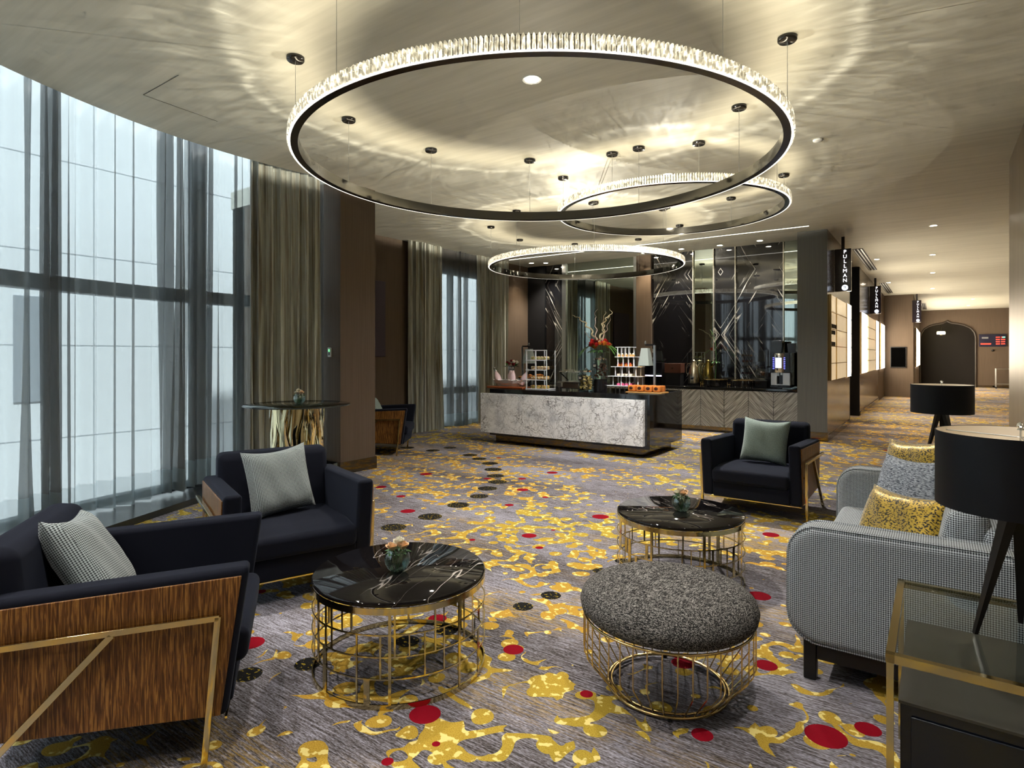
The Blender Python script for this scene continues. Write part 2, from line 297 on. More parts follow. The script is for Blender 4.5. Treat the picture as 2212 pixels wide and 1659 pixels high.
# ------------------------------------------------------------------ geometry helpers
class MB:
    def __init__(s): s.v = []; s.f = []
    def add(s, vs, fs):
        o = len(s.v); s.v += [tuple(v) for v in vs]; s.f += [tuple(i + o for i in f) for f in fs]; return s
    def box(s, x0, x1, y0, y1, z0, z1):
        return s.add([(x, y, z) for z in (z0, z1) for y in (y0, y1) for x in (x0, x1)],
                     [(0, 2, 3, 1), (4, 5, 7, 6), (0, 1, 5, 4), (2, 6, 7, 3), (0, 4, 6, 2), (1, 3, 7, 5)])
    def bar(s, p, q, w, h=None, up=(0, 0, 1)):
        h = h or w; p = Vector(p); q = Vector(q); t = (q - p).normalized(); u = Vector(up)
        if abs(t.dot(u)) > .98: u = Vector((0, 1, 0))
        a = t.cross(u).normalized(); b = a.cross(t).normalized(); vs = []
        for c in (p, q):
            for i, j in ((-1, -1), (1, -1), (1, 1), (-1, 1)): vs.append(c + a * w / 2 * i + b * h / 2 * j)
        return s.add(vs, [(0, 3, 2, 1), (4, 5, 6, 7), (0, 1, 5, 4), (1, 2, 6, 5), (2, 3, 7, 6), (3, 0, 4, 7)])
    def tube(s, pts, r, n=8, close=False, caps=True):
        pts = [Vector(p) for p in pts]; m = len(pts); rs = r if isinstance(r, (list, tuple)) else [r] * m; vs = []; pa = None
        for i, p in enumerate(pts):
            if close: t = pts[(i + 1) % m] - pts[i - 1]
            else: t = pts[min(i + 1, m - 1)] - pts[max(i - 1, 0)]
            t.normalize()
            if pa is None:
                u = Vector((0, 0, 1)) if abs(t.z) < .9 else Vector((1, 0, 0)); a = t.cross(u).normalized()
            else:
                a = (pa - t * pa.dot(t)).normalized()
            pa = a; b = t.cross(a)
            for k in range(n): vs.append(p + (a * math.cos(2 * PI * k / n) + b * math.sin(2 * PI * k / n)) * rs[i])
        fs = []
        for i in range(m if close else m - 1):
            j = (i + 1) % m
            for k in range(n): fs.append((i * n + k, i * n + (k + 1) % n, j * n + (k + 1) % n, j * n + k))
        if not close and caps: fs += [tuple(range(n))[::-1], tuple((m - 1) * n + k for k in range(n))]
        return s.add(vs, fs)
    def lathe(s, prof, n=32, c=(0, 0, 0), a0=0., a1=2 * PI):
        full = abs(a1 - a0 - 2 * PI) < 1e-6; m = len(prof); vs = []; cnt = n if full else n + 1
        for k in range(cnt):
            a = a0 + (a1 - a0) * k / n
            for r, z in prof: vs.append((c[0] + r * math.cos(a), c[1] + r * math.sin(a), c[2] + z))
        fs = []
        for k in range(n):
            k2 = (k + 1) % cnt
            for i in range(m - 1): fs.append((k * m + i, k2 * m + i, k2 * m + i + 1, k * m + i + 1))
        return s.add(vs, fs)
    def ext(s, poly, axis, t0, t1):
        """extrude a 2D polygon along axis ('x','y','z')"""
        def P(a, b, t): return {'x': (t, a, b), 'y': (a, t, b), 'z': (a, b, t)}[axis]
        n = len(poly); vs = [P(a, b, t0) for a, b in poly] + [P(a, b, t1) for a, b in poly]
        return s.add(vs, [tuple(range(n))[::-1], tuple(range(n, 2 * n))] + [(i, (i + 1) % n, n + (i + 1) % n, n + i) for i in range(n)])
    def ball(s, c, r, sx=1, sy=1, sz=1, nu=12, nv=8, j=0.):
        vs = []; fs = []
        for i in range(nv + 1):
            th = PI * i / nv
            for k in range(nu):
                ph = 2 * PI * k / nu; q = 1 + (random.uniform(-j, j) if j else 0)
                vs.append((c[0] + r * sx * q * math.sin(th) * math.cos(ph), c[1] + r * sy * q * math.sin(th) * math.sin(ph), c[2] + r * sz * q * math.cos(th)))
        for i in range(nv):
            for k in range(nu): fs.append((i * nu + k, (i + 1) * nu + k, (i + 1) * nu + (k + 1) % nu, i * nu + (k + 1) % nu))
        return s.add(vs, fs)
    def build(s, name, mat, parent=None, smooth=False, bevel=0, seg=2, loc=(0, 0, 0), rot=(0, 0, 0), sub=0, weld=True):
        me = bpy.data.meshes.new(name); me.from_pydata(s.v, [], s.f)
        bm = bmesh.new(); bm.from_mesh(me)
        if weld: bmesh.ops.remove_doubles(bm, verts=bm.verts, dist=1e-5)
        bmesh.ops.recalc_face_normals(bm, faces=bm.faces)
        if bevel:
            eds = [e for e in bm.edges if len(e.link_faces) == 2 and e.calc_face_angle(0) > .5]
            bmesh.ops.bevel(bm, geom=eds, offset=bevel, segments=seg, profile=.5, affect='EDGES', clamp_overlap=True)
        bm.normal_update(); uvl = bm.loops.layers.uv.new('uv')
        for f in bm.faces:
            n = f.normal; ax = max(range(3), key=lambda i: abs(n[i]))
            for lp in f.loops:
                c = lp.vert.co; lp[uvl].uv = (c.y, c.z) if ax == 0 else ((c.x, c.z) if ax == 1 else (c.x, c.y))
        if smooth or bevel:
            for f in bm.faces: f.smooth = True
        bm.to_mesh(me); bm.free()
        if smooth or bevel:
            if hasattr(me, 'set_sharp_from_angle'): me.set_sharp_from_angle(angle=math.radians(50))
        o = bpy.data.objects.new(name, me); C.objects.link(o); o.parent = parent; o.location = loc; o.rotation_euler = rot
        if mat: me.materials.append(mat if not isinstance(mat, str) else M[mat])
        if bevel:
            q = o.modifiers.new('w', 'WEIGHTED_NORMAL'); q.keep_sharp = True; q.weight = 100
        if sub:
            q = o.modifiers.new('s', 'SUBSURF'); q.levels = sub; q.render_levels = sub
        return o
def thing(name, label, cat, loc=(0, 0, 0), rz=0., group=None):
    o = bpy.data.objects.new(name, None); C.objects.link(o); o.location = loc; o.rotation_euler = (0, 0, rz)
    o.empty_display_size = .1; o['label'] = label; o['category'] = cat
    if group: o['group'] = group
    return o
def tag(o, label, cat, group=None):
    o['label'] = label; o['category'] = cat
    if group: o['group'] = group
    return o
def struct(o, label=None):
    o['kind'] = 'structure'
    if label: o['label'] = label
    return o
def copy_tree(o, parent=None):
    c = o.copy(); C.objects.link(c); c.parent = parent
    for ch in [k for k in C.objects if k.parent == o]: copy_tree(ch, c)
    return c
def text(name, s, size, mat, parent, loc, rot, ext=.002, align='CENTER'):
    cu = bpy.data.curves.new(name, 'FONT'); cu.body = s; cu.size = size; cu.extrude = ext; cu.align_x = align; cu.align_y = 'CENTER'
    t = bpy.data.objects.new(name, cu); C.objects.link(t)
    dg = bpy.context.evaluated_depsgraph_get(); me = bpy.data.meshes.new_from_object(t.evaluated_get(dg))
    bpy.data.objects.remove(t); o = bpy.data.objects.new(name, me); C.objects.link(o); me.materials.clear(); me.materials.append(mat)
    o.parent = parent; o.location = loc; o.rotation_euler = rot; return o

#PART2
# ------------------------------------------------------------------ the room
CCX, CCY, CR = -1.1, 3.55, 5.0          # curved window wall (curtain line)
PH0, PH1 = math.radians(-36), math.radians(13.2)
def arc(r, t):
    """point on the curved window line, t in metres along it from its north end (negative = straight tail to the south)"""
    L0 = CR * (PH1 - PH0)
    if t <= L0:
        ph = PH1 - t / CR; return (CCX - r * math.cos(ph), CCY + r * math.sin(ph), (math.cos(ph), -math.sin(ph)))
    e = t - L0; ph = PH0; x = CCX - r * math.cos(ph); y = CCY + r * math.sin(ph)
    return (x - math.sin(ph) * e, y - math.cos(ph) * e, (math.cos(ph), -math.sin(ph)))
LTOT = CR * (PH1 - PH0) + 4.5
def arc_t(px, r=CR):
    """arc length where the sight direction of picture column px meets the window line of radius r"""
    k = (px - 1106) / 1291; best = None
    for i in range(2000):
        t = LTOT * i / 2000; x, y, n = arc(r, t); xx = x * CA + y * SA; dd = -x * SA + y * CA
        if dd > .1:
            e = abs(xx / dd - k)
            if best is None or e < best[0]: best = (e, t)
    return best[1]

def slab(z0, z1, r=CR + .7):
    out = [arc(r, LTOT * i / 60) for i in range(61)]
    poly = [(-8.4, 4.75)] + [(a[0], a[1]) for a in out]
    poly += [(poly[-1][0], -3.2), (.95, -3.2), (.95, 8.4), (4.2, 8.4), (4.2, 38.2), (-8.4, 38.2)]
    b = MB(); b.ext(poly, 'z', z0, z1); return b
struct(slab(-.2, 0).build('floor', 'carpet'))
struct(slab(H, H + .25, CR - .02).build('ceiling', 'ceiling'))
HT = H + .45        # the curtain pocket beyond the ceiling edge is higher
def wallbox(name, x0, x1, y0, y1, z0, z1, mat):
    b = MB(); b.box(x0, x1, y0, y1, z0, z1); return struct(b.build(name, mat))
b = MB(); b.box(-8.35, -8.05, 4.75, 8.3, 0, H); b.box(-8.35, -8.05, 10.4, 12.4, 0, H); b.box(-8.35, -8.05, 8.3, 10.4, 3.2, H)
struct(b.build('wall_left', 'wallpaper'))
wallbox('wall_pillar', -7.7, -5.9, 4.72, 5.27, 0, H, 'wallpaper')
wallbox('wall_infill', -8.35, -7.7, 4.75, 5.0, 0, H, 'wallpaper')
wallbox('wall_back', -8.05, -1.93, 12.1, 12.4, 0, H, 'wallpaper')
wallbox('wall_corridor', -1.93, -1.49, 11.3, 14.5, 0, H, 'wall_gloss')
wallbox('wall_counter_end', -1.95, -1.488, 11.28, 11.3, 0, H, 'wall_grey')
wallbox('wall_recess', -3.0, -2.6, 14.2, 17, 0, H, 'blackmat')
b = MB(); b.box(-2.6, -1.49, 14.5, 14.6, 0, H); b.box(-2.6, -1.49, 16.5, 16.6, 0, H)
struct(b.build('trim_1', 'blackmat'))
wallbox('wall_corridor_middle', -1.93, -1.49, 16.6, 22.2, 0, H, 'wall_gloss')
b = MB(); b.box(-2.6, -2.4, 22.0, 25.2, 0, H); struct(b.build('wall_recess_far', 'blackmat'))
b = MB(); b.box(-2.4, -.63, 25.0, 25.3, 0, H); b.box(-.9, -.63, 25.3, 34.5, 0, H); struct(b.build('wall_corridor_far', 'wallpaper'))
arch = [(1.5, 0), (1.5, 2.3), (1.45, 2.52), (1.32, 2.70), (1.1, 2.84), (.85, 2.92), (.6, 2.96), (.44, 3.06), (.28, 2.96), (.02, 2.92), (-.25, 2.84), (-.45, 2.70), (-.55, 2.52), (-.6, 2.3), (-.6, 0)]
b = MB(); b.ext([(-.9, 0), (-.9, H), (4.2, H), (4.2, 0)] + arch, 'y', 34.5, 34.7); struct(b.build('wall_end', 'wallpaper'))
b = MB(); pts = [(x, 34.48, z) for x, z in arch]; b.tube(pts, .04, 6); struct(b.build('trim_2', pbr('dark_arch_trim', (.03, .02, .012), .6)))
b = MB(); b.box(-1.2, 2.2, 37.8, 38, 0, H); b.box(-1.4, -1.2, 34.7, 38, 0, H); b.box(2.2, 2.4, 34.7, 38, 0, H); struct(b.build('wall_hall', pbr('dark_brown_hall', (.02, .012, .007), .6)))
wallbox('wall_right', .66, .9, -3.0, 8.53, 0, H, 'wall_champ')
wallbox('wall_side_room', .9, 4.2, 8.3, 8.53, 0, H, 'wallpaper')
wallbox('wall_far_right', 4.0, 4.2, 8.53, 34.5, 0, H, 'wallpaper')
e = arc(CR + .5, LTOT)
wallbox('wall_rear', e[0] - .3, .9, -3.2, -3.0, 0, H, 'wall_champ')
# baseboards
def board(name, x0, x1, y0, y1, h=.15):
    b = MB(); b.box(x0, x1, y0, y1, 0, h); return struct(b.build(name, 'bronze'))
M['bronze'] = pbr('bronze_mirror', (.16, .13, .09), .07, 1.)
board('baseboard_pillar', -7.72, -5.885, 4.705, 5.285)
board('baseboard_post', -1.955, -1.475, 11.27, 11.31); board('baseboard_corridor', -1.495, -1.475, 11.3, 14.5, .1)
board('baseboard_middle', -1.495, -1.475, 16.6, 22.2, .1); board('baseboard_left', -8.05, -8.03, 5.3, 8.3, .1)
board('baseboard_right', .64, .66, -2.9, 8.53, .1); board('baseboard_end', 1.56, 4.0, 34.46, 34.5, .1)

# ledge under the curtains
fl = []
inn = [(-5.05, 1.0), (-5.49, 2.06), (-5.9, 2.98), (-6.0, 3.6), (-5.98, 4.705)]
out = [arc(CR + .3, LTOT * .62 * i / 20) for i in range(21)]
tail = [arc(CR - .15, LTOT * (.62 + .38 * i / 6)) for i in range(7)]; tout = [arc(CR + .3, LTOT * (.62 + .38 * i / 6)) for i in range(7)]
poly = [(a[0], a[1]) for a in out] + [(a[0], a[1]) for a in tout] + [(a[0], a[1]) for a in tail[::-1]] + inn
b = MB(); b.ext(poly, 'z', 0, .06); struct(b.build('trim_3', pbr('dark_stone_ledge', (.03, .034, .036), .25)))

# curved window wall: frame, panes
M['frame'] = pbr('grey_window_frame', (.07, .085, .095), .45)
w1 = thing('window_1', 'tall curved window wall with dark grey frame behind sheer curtains', 'window'); w1['kind'] = 'structure'
def arcbeam(r0, r1, t0, t1, z0, z1, n=40):
    b = MB(); vs = []; fs = []
    for i in range(n + 1):
        t = t0 + (t1 - t0) * i / n
        for r, z in ((r0, z0), (r1, z0), (r1, z1), (r0, z1)):
            a = arc(r, t); vs.append((a[0], a[1], z))
    for i in range(n):
        for k in range(4): fs.append((i * 4 + k, i * 4 + (k + 1) % 4, i * 4 + 4 + (k + 1) % 4, i * 4 + 4 + k))
    fs += [(0, 1, 2, 3), tuple(n * 4 + k for k in (3, 2, 1, 0))]
    return b.add(vs, fs)
for z0, z1, dr in ((0, .1, .12), (2.02, 2.15, .16), (HT - .08, HT, .2)):
    arcbeam(CR + .42, CR + .42 + dr, 0, LTOT, z0, z1).build('window_frame', 'frame', w1)
for px, wd in ((640, .08), (427, .13), (-70, .08)):
    t = arc_t(px, CR + .46); arcbeam(CR + .42, CR + .52, t - wd / 2, t + wd / 2, 0, HT, 3).build('mullion', 'frame', w1)
for t in (7.2, 8.2):
    arcbeam(CR + .42, CR + .52, t - .05, t + .05, 0, HT, 3).build('mullion', 'frame', w1)
arcbeam(CR + .46, CR + .466, 0, LTOT, .1, HT).build('pane', 'pane', w1, smooth=True)
# small window of the alcove
w2 = thing('window_2', 'narrow full height window behind sheer curtain in left wall', 'window', (-8.2, 9.35, 0)); w2['kind'] = 'structure'
b = MB(); b.box(-.05, .05, -1.05, -.98, 0, 3.2); b.box(-.05, .05, .98, 1.05, 0, 3.2); b.box(-.05, .05, -1.05, 1.05, 3.12, 3.2); b.box(-.05, .05, -1.05, 1.05, 0, .08)
b.box(-.05, .05, -.05, .05, 0, 3.2); b.box(-.05, .05, -1.05, 1.05, .66, .8); b.build('window_frame', 'frame', w2)
b = MB(); b.box(-.004, .004, -1, 1, .08, 3.15); b.build('pane', 'pane', w2)

# opposite building outside and ground
def _():
    m, nt, p = new_mat('facade_panels')
    t = N(nt, 'ShaderNodeTexCoord'); s = N(nt, 'ShaderNodeSeparateXYZ'); L(nt, t.outputs['Object'], s.inputs[0])
    a = math_n(nt, 'FRACT', math_n(nt, 'ADD', math_n(nt, 'DIVIDE', s.outputs[2], 1.45), .45)); c = math_n(nt, 'FRACT', math_n(nt, 'DIVIDE', s.outputs[1], 1.9))
    j = math_n(nt, 'MAXIMUM', math_n(nt, 'LESS_THAN', a, .014), math_n(nt, 'LESS_THAN', c, .010))
    L(nt, mixc(nt, j, (.66, .69, .69), (.30, .33, .34)), p.inputs['Base Color']); setin(p, Roughness=.7); return m
M['facade'] = _()
fb = thing('facade_building', 'pale panelled building opposite the window seen through sheer curtains', 'building', (-11.2, 4, -5))
b = MB(); b.box(-.6, 0, -12, 12.6, 0, 16); o = b.build('facade', 'facade', fb)
for yy in (3.15, 5.75, 8.3):
    b = MB(); b.box(-.02, .03, yy - 4 - .19, yy - 4 + .19, 5.75, 7.35); b.build('window', pbr('facade_window', (.28, .31, .33), .3), fb)
b = MB(); b.box(-40, 6, -30, 40, -5.2, -5.0); tag(b.build('street_ground', pbr('paving', (.4, .4, .38), .8)), 'pale paving far below the window', 'ground')['kind'] = 'structure'

# ------------------------------------------------------------------ back wall cladding
def panel(name, x0, x1, mat, y0=12.06, lab=None, cat='panel', z0=0., z1=H, grp=None):
    b = MB(); b.box(x0, x1, y0, 12.1, z0, z1)
    o = b.build(name, mat)
    if lab: tag(o, lab, cat, grp)
    else: o['kind'] = 'structure'
    return o
panel('wall_panel', -8.05, -7.57, 'blackmat', 12.02, 'plain matt charcoal wall panel in the left corner behind the counter', 'panel')
panel('marble_panel', -7.57, -7.08, 'wall_marble', 12.06, 'leftmost narrow black marble panel with white chevron veins', 'marble panel')
panel('wall_mirror', -6.99, -5.30, 'mirror', 12.05, 'wide tinted wall mirror behind the twisted branch bouquet', 'mirror')
panel('wall_panel', -5.23, -4.90, 'wallpaper', 11.98, 'brown textile wall panel lit by a downlight right of the wide mirror', 'panel')
panel('marble_panel', -4.90, -4.03, 'wall_marble', 12.06, 'black marble panel with bold white chevron vein behind the warming lamp', 'marble panel')
panel('wall_mirror', -4.00, -3.61, 'mirror', 12.05, 'narrow tinted mirror strip behind the two coffee jugs', 'mirror')
panel('marble_panel', -3.60, -3.19, 'wall_marble', 12.06, 'glossy black marble panel just right of the narrow mirror strip', 'marble panel')
panel('marble_panel', -3.18, -2.32, 'wall_marble', 12.06, 'wide glossy black marble panel left of the coffee machine', 'marble panel')
panel('wall_mirror', -2.31, -1.95, 'mirror', 12.05, 'narrow tinted mirror strip at the right end behind the coffee machine', 'mirror')
M['pale_trim'] = pbr('pale_champagne_trim', (.75, .72, .60), .2, .8)
for i, (x0, x1, m) in enumerate(((-7.08, -6.99, 'steel'), (-5.30, -5.23, 'steel'), (-4.020, -4.010, 'pale_trim'), (-3.608, -3.602, 'pale_trim'), (-3.188, -3.182, 'pale_trim'), (-2.318, -2.312, 'pale_trim'))):
    b = MB(); b.box(x0 - .004, x1 + .004, 12.0, 12.1, 0, H); struct(b.build('trim_%d' % (4 + i), m))

# ------------------------------------------------------------------ ceiling fittings
M['warm_led'] = emis('warm_led', (1, .78, .5), 14.)
M['lamp_face'] = emis('downlight_face', (1, .9, .72), 30.)
b = MB(); b.box(-7.75, -1.70, 10.82, 10.845, H - .004, H + .01); o = b.build('linear_light', emis('slot_glow', (1, .95, .82), 1.6)); tag(o, 'thin glowing white line set in the ceiling before the counter', 'linear light')
def downlight(x, y, label, power=60, r=.045, col=(1, .83, .6), grp=None, ang=95, blend=.8):
    t = thing('downlight', label, 'downlight', (x, y, H), 0, grp)
    b = MB(); b.lathe([(r, -.001), (r * 1.35, -.006), (r * 1.4, 0)], 20); b.build('ring', 'white', t, smooth=True)
    b = MB(); b.lathe([(0, -.003), (r, -.003)], 20); b.build('lamp_face', 'lamp_face', t)
    l = bpy.data.lights.new('downlight_beam', 'SPOT'); l.energy = power; l.color = col; l.spot_size = math.radians(ang); l.spot_blend = blend; l.shadow_soft_size = .04
    lo = bpy.data.objects.new('downlight_beam', l); C.objects.link(lo); lo.location = (x, y, H - .02)
    return t
downlight(-2.54, 3.85, 'bright round downlight in the ceiling inside the largest ring chandelier', 120, .055, col=(1,.92,.8))
downlight(-2.57, 6.8, 'round downlight beside the smaller ring chandelier', 240, col=(1,.95,.9), ang=150)
downlight(-7.32, 11.67, 'round downlight in the ceiling over the left end of the counter', 95, col=(1,.93,.82))
downlight(-4.95, 11.72, 'round downlight above the brown textile wall panel', 45)
downlight(-4.15, 11.71, 'leftmost of three round downlights over the right half of the counter', 95, col=(1,.93,.82))
downlight(-3.4, 11.75, 'middle one of three round downlights over the right half of the counter', 95, col=(1,.93,.82))
downlight(-2.66, 11.7, 'rightmost of three round downlights over the right half of the counter', 95, col=(1,.93,.82))
downlight(-7.6, 11.5, 'round downlight near the corner lighting the brown wall beside the drape', 35)
downlight(-.03, 11.98, 'nearest downlight in the corridor ceiling', 62, col=(1,.70,.40))
downlight(-.05, 15.44, 'second corridor downlight beyond the nearest one', 55, col=(1,.70,.40))
downlight(-.06, 18.8, 'third corridor downlight along the corridor centre line', 50, col=(1,.70,.40))
downlight(-.08, 23.2, 'fourth corridor downlight along the corridor centre line', 42, col=(1,.70,.40))
downlight(-1.06, 15.45, 'downlight beside the long ceiling vent near the first hanging sign', 40, col=(1,.70,.40))
downlight(-1.12, 20.6, 'downlight between the second ceiling vent and the brown facing wall', 40, col=(1,.70,.40))
downlight(1.15, 28.4, 'nearer of two far downlights before the red display board', 42, col=(1,.70,.40))
downlight(1.14, 32.0, 'farther of two far downlights before the red display board', 42, col=(1,.70,.40))
def vent(x0, x1, y0, y1, label):
    t = thing('ceiling_vent', label, 'vent', ((x0 + x1) / 2, (y0 + y1) / 2, H)); w = (x1 - x0) / 2; l = (y1 - y0) / 2
    b = MB(); b.box(-w, w, -l, l, -.004, 0); b.build('backing', 'blackmat', t)
    for k in range(3):
        x = -w + 2 * w * (k + .5) / 3; b = MB(); b.box(x - .012, x + .012, -l, l, -.014, -.004); b.build('slat', 'steel', t)
vent(-1.36, -1.18, 13.7, 17.3, 'long slatted black ceiling vent just past the first hanging sign')
vent(-1.36, -1.18, 20.6, 24.0, 'slatted black ceiling vent past the second hanging sign')
vent(-.50, -.33, 29.5, 33.5, 'far slatted ceiling vent past the third hanging sign')
t = thing('smoke_detector', 'small white smoke detector on the ceiling outside the largest ring chandelier', 'smoke detector', (*cw(3.02, 5.9), H))
b = MB(); b.lathe([(.045, 0), (.045, -.012), (.03, -.02), (0, -.02)], 20); b.build('housing', 'white', t, smooth=True)

# ------------------------------------------------------------------ ring chandeliers
M['crystal'] = None
def _():
    m, nt, p = new_mat('lit_crystal')
    n = noise(nt, coords(nt, 'Object', (60, 60, 30)), 1, 2); r = ramp(nt, [(.36, (.06, .05, .03)), (.5, (.55, .47, .30)), (.62, (1.6, 1.5, 1.25))]); L(nt, n.outputs[0], r.inputs[0])
    setin(p, Base_Color=(.85, .85, .8), Roughness=.06); L(nt, r.outputs[0], p.inputs['Emission Color']); p.inputs['Emission Strength'].default_value = .28; return m
M['crystal'] = _()
M['ring_metal'] = pbr('dark_bronze_mirror', (.17, .165, .15), .07, 1.)
M['ring_dark'] = pbr('dark_bronze_underside', (.022, .014, .008), .2, .3)
def gobo_light(x, y, z, R, power, seed):
    """the LED ring's light thrown up through the crystals: bright arcs and ripples around the ring (light intensity by direction, like an IES file)"""
    l = bpy.data.lights.new('crystal_glow', 'POINT'); l.energy = power; l.color = (1, .92, .76); l.shadow_soft_size = 0.; l.use_nodes = True
    nt = l.node_tree; em = nt.nodes['Emission']
    t = N(nt, 'ShaderNodeTexCoord'); s = N(nt, 'ShaderNodeSeparateXYZ'); L(nt, t.outputs['Normal'], s.inputs[0])
    zz = math_n(nt, 'MAXIMUM', s.outputs[2], .02)
    u = math_n(nt, 'DIVIDE', s.outputs[0], zz); v = math_n(nt, 'DIVIDE', s.outputs[1], zz)
    hh = H - z
    rad = math_n(nt, 'MULTIPLY', math_n(nt, 'SQRT', math_n(nt, 'ADD', math_n(nt, 'MULTIPLY', u, u), math_n(nt, 'MULTIPLY', v, v))), hh)
    ang = math_n(nt, 'ARCTAN2', v, u)
    cb = N(nt, 'ShaderNodeCombineXYZ'); L(nt, math_n(nt, 'MULTIPLY', math_n(nt, 'COSINE', ang), 15.), cb.inputs[0]); L(nt, math_n(nt, 'MULTIPLY', math_n(nt, 'SINE', ang), 15.), cb.inputs[1]); L(nt, math_n(nt, 'MULTIPLY', rad, 2.2), cb.inputs[2])
    n1 = noise(nt, cb.outputs[0], 1.6, 4, .6, .6); n1.inputs['Vector']
    cb2 = N(nt, 'ShaderNodeCombineXYZ'); L(nt, math_n(nt, 'MULTIPLY', u, hh), cb2.inputs[0]); L(nt, math_n(nt, 'MULTIPLY', v, hh), cb2.inputs[1]); cb2.inputs[2].default_value = seed
    n2 = noise(nt, cb2.outputs[0], 1.3, 2, .5)
    rj = math_n(nt, 'ADD', rad, math_n(nt, 'MULTIPLY', math_n(nt, 'SUBTRACT', n2.outputs[0], .5), .5))
    def band(c, w, a):
        q = math_n(nt, 'DIVIDE', math_n(nt, 'SUBTRACT', rj, c), w); return math_n(nt, 'MULTIPLY', math_n(nt, 'EXPONENT', math_n(nt, 'MULTIPLY', math_n(nt, 'MULTIPLY', q, q), -1.)), a)
    tot = math_n(nt, 'ADD', math_n(nt, 'ADD', band(R + .40, .06, .8), band(R + .18, .24, .5)), math_n(nt, 'ADD', band(R - .32, .10, .12), band(R + .7, .35, .35)))
    rip = math_n(nt, 'POWER', math_n(nt, 'MULTIPLY', n1.outputs[0], 1.8), 2.)
    tot = math_n(nt, 'ADD', math_n(nt, 'MULTIPLY', tot, rip), math_n(nt, 'ADD', band(0., R, .26), band(R + 1.5, .9, math_n(nt, 'MULTIPLY', math_n(nt, 'ADD', n1.outputs[0], .5), .20))))
    # undo the falloff and obliquity so the pattern has even strength on the ceiling
    d2 = math_n(nt, 'ADD', math_n(nt, 'MULTIPLY', rad, rad), hh * hh)
    fall = math_n(nt, 'POWER', d2, 1.5)
    up = math_n(nt, 'GREATER_THAN', s.outputs[2], .1)
    L(nt, math_n(nt, 'MULTIPLY', math_n(nt, 'MULTIPLY', tot, fall), up), em.inputs['Strength'])
    lo = bpy.data.objects.new('crystal_glow', l); C.objects.link(lo); lo.location = (x, y, z)
def chandelier(cx, cd, R, zb, angs, label, pole=None):
    X, Y = cw(cx, cd)
    t = thing('ring_chandelier', label, 'chandelier', (X, Y, zb), 0, None)
    n = 144; hh = .085
    b = MB(); b.lathe([(R - .05, 0), (R - .05, hh), (R - .044, hh), (R - .044, .012), (R - .012, .012), (R - .012, hh), (R - .006, hh), (R - .006, 0)], n); b.build('ring_frame', 'ring_metal', t, smooth=True, weld=False)
    b = MB(); b.lathe([(R - .052, -.004), (R - .052, 0), (R - .004, 0), (R - .004, -.004), (R - .052, -.004)], n); b.build('underside', 'ring_dark', t, smooth=True)
    b = MB(); b.lathe([(R - .040, .05), (R - .016, .05)], n); b.build('led_strip', emis('led_strip', (1, .86, .62), LEDS * (1 if R > 1.4 else .55)), t)
    b = MB(); b.lathe([(R - .002, -.003), (R + .010, -.003), (R + .010, .002), (R - .002, .002), (R - .002, -.003)], n); b.build('crystal_edge', emis('crystal_edge_glow', (1, .93, .78), .9), t)
    cnt = int(2 * PI * R / .026); b = MB(); b2 = MB()
    for k in range(cnt):
        a = 2 * PI * k / cnt; ca, sa = math.cos(a), math.sin(a); w = PI * R / cnt * .80
        def q(r, tt, z): return (r * ca - tt * sa, r * sa + tt * ca, z)
        vs = []
        for z in (.004, .046):
            vs += [q(R, -w, z), q(R + .012, -w * .55, z), q(R + .02, 0, z), q(R + .012, w * .55, z), q(R, w, z)]
        b.add(vs, [(0, 1, 6, 5), (1, 2, 7, 6), (2, 3, 8, 7), (3, 4, 9, 8), (5, 6, 7, 8, 9), (4, 3, 2, 1, 0), (4, 0, 5, 9)])
        vs = []
        for z, g in ((.050, 1), (.078, 1), (.086, .55)):
            vs += [q(R - .006, -w * g, z), q(R + .010 * g, -w * .6 * g, z), q(R + .017 * g, 0, z), q(R + .010 * g, w * .6 * g, z), q(R - .006, w * g, z)]
        b2.add(vs, [(4, 3, 2, 1, 0)] + [(5 * m_ + e_, 5 * m_ + (e_ + 1) % 5, 5 * m_ + 5 + (e_ + 1) % 5, 5 * m_ + 5 + e_) for m_ in (0, 1) for e_ in range(5)] + [(10, 11, 12, 13, 14)])
    o = b.build('crystal_bars', 'crystal', t); o['kind'] = 'stuff'
    o = b2.build('crystal_crest', 'crystal', t); o['kind'] = 'stuff'
    hc = H - zb
    b = MB(); b.lathe([(0, -.03), (.055, -.03), (.062, -.022), (.062, 0)], 24); can0 = b.build('canopy', pbr('black_canopy', (.012, .011, .010), .15), t, smooth=True)
    for i, a in enumerate(angs):
        a = math.radians(a) + YAW; x, y = (R - .028) * math.cos(a), (R - .028) * math.sin(a)
        c = can0 if i == 0 else can0.copy()
        if i: C.objects.link(c); c.parent = t
        c.location = (x, y, hc)
        b = MB(); b.tube([(x, y, hc - .03), (x, y, hh)], .0022, 6); b.build('cable', 'steel', t)
    gobo_light(X, Y, zb + .12, R, GOBO * (1 if R > 1.4 else .6), R * 3)  # added lamp without a body, stands in for light through the crystals
LEDS = 24.; GOBO = 23.
chandelier(.193, 4.70, 1.82, 2.92, (194, 158, 125, 90, 52, 13, -23, -59, -95, -131), 'largest crystal ring chandelier, nearest the camera')
chandelier(1.91, 7.27, 1.335, 3.18, (186, 229, 268, 313, -11, 37, 77, 127), 'smallest crystal ring chandelier, right of centre and hung highest')
chandelier(1.195, 9.83, 1.57, 2.90, (223, 179, 133, 90, 44, -3, -50, 268), 'crystal ring chandelier farthest back, hanging over the buffet island')

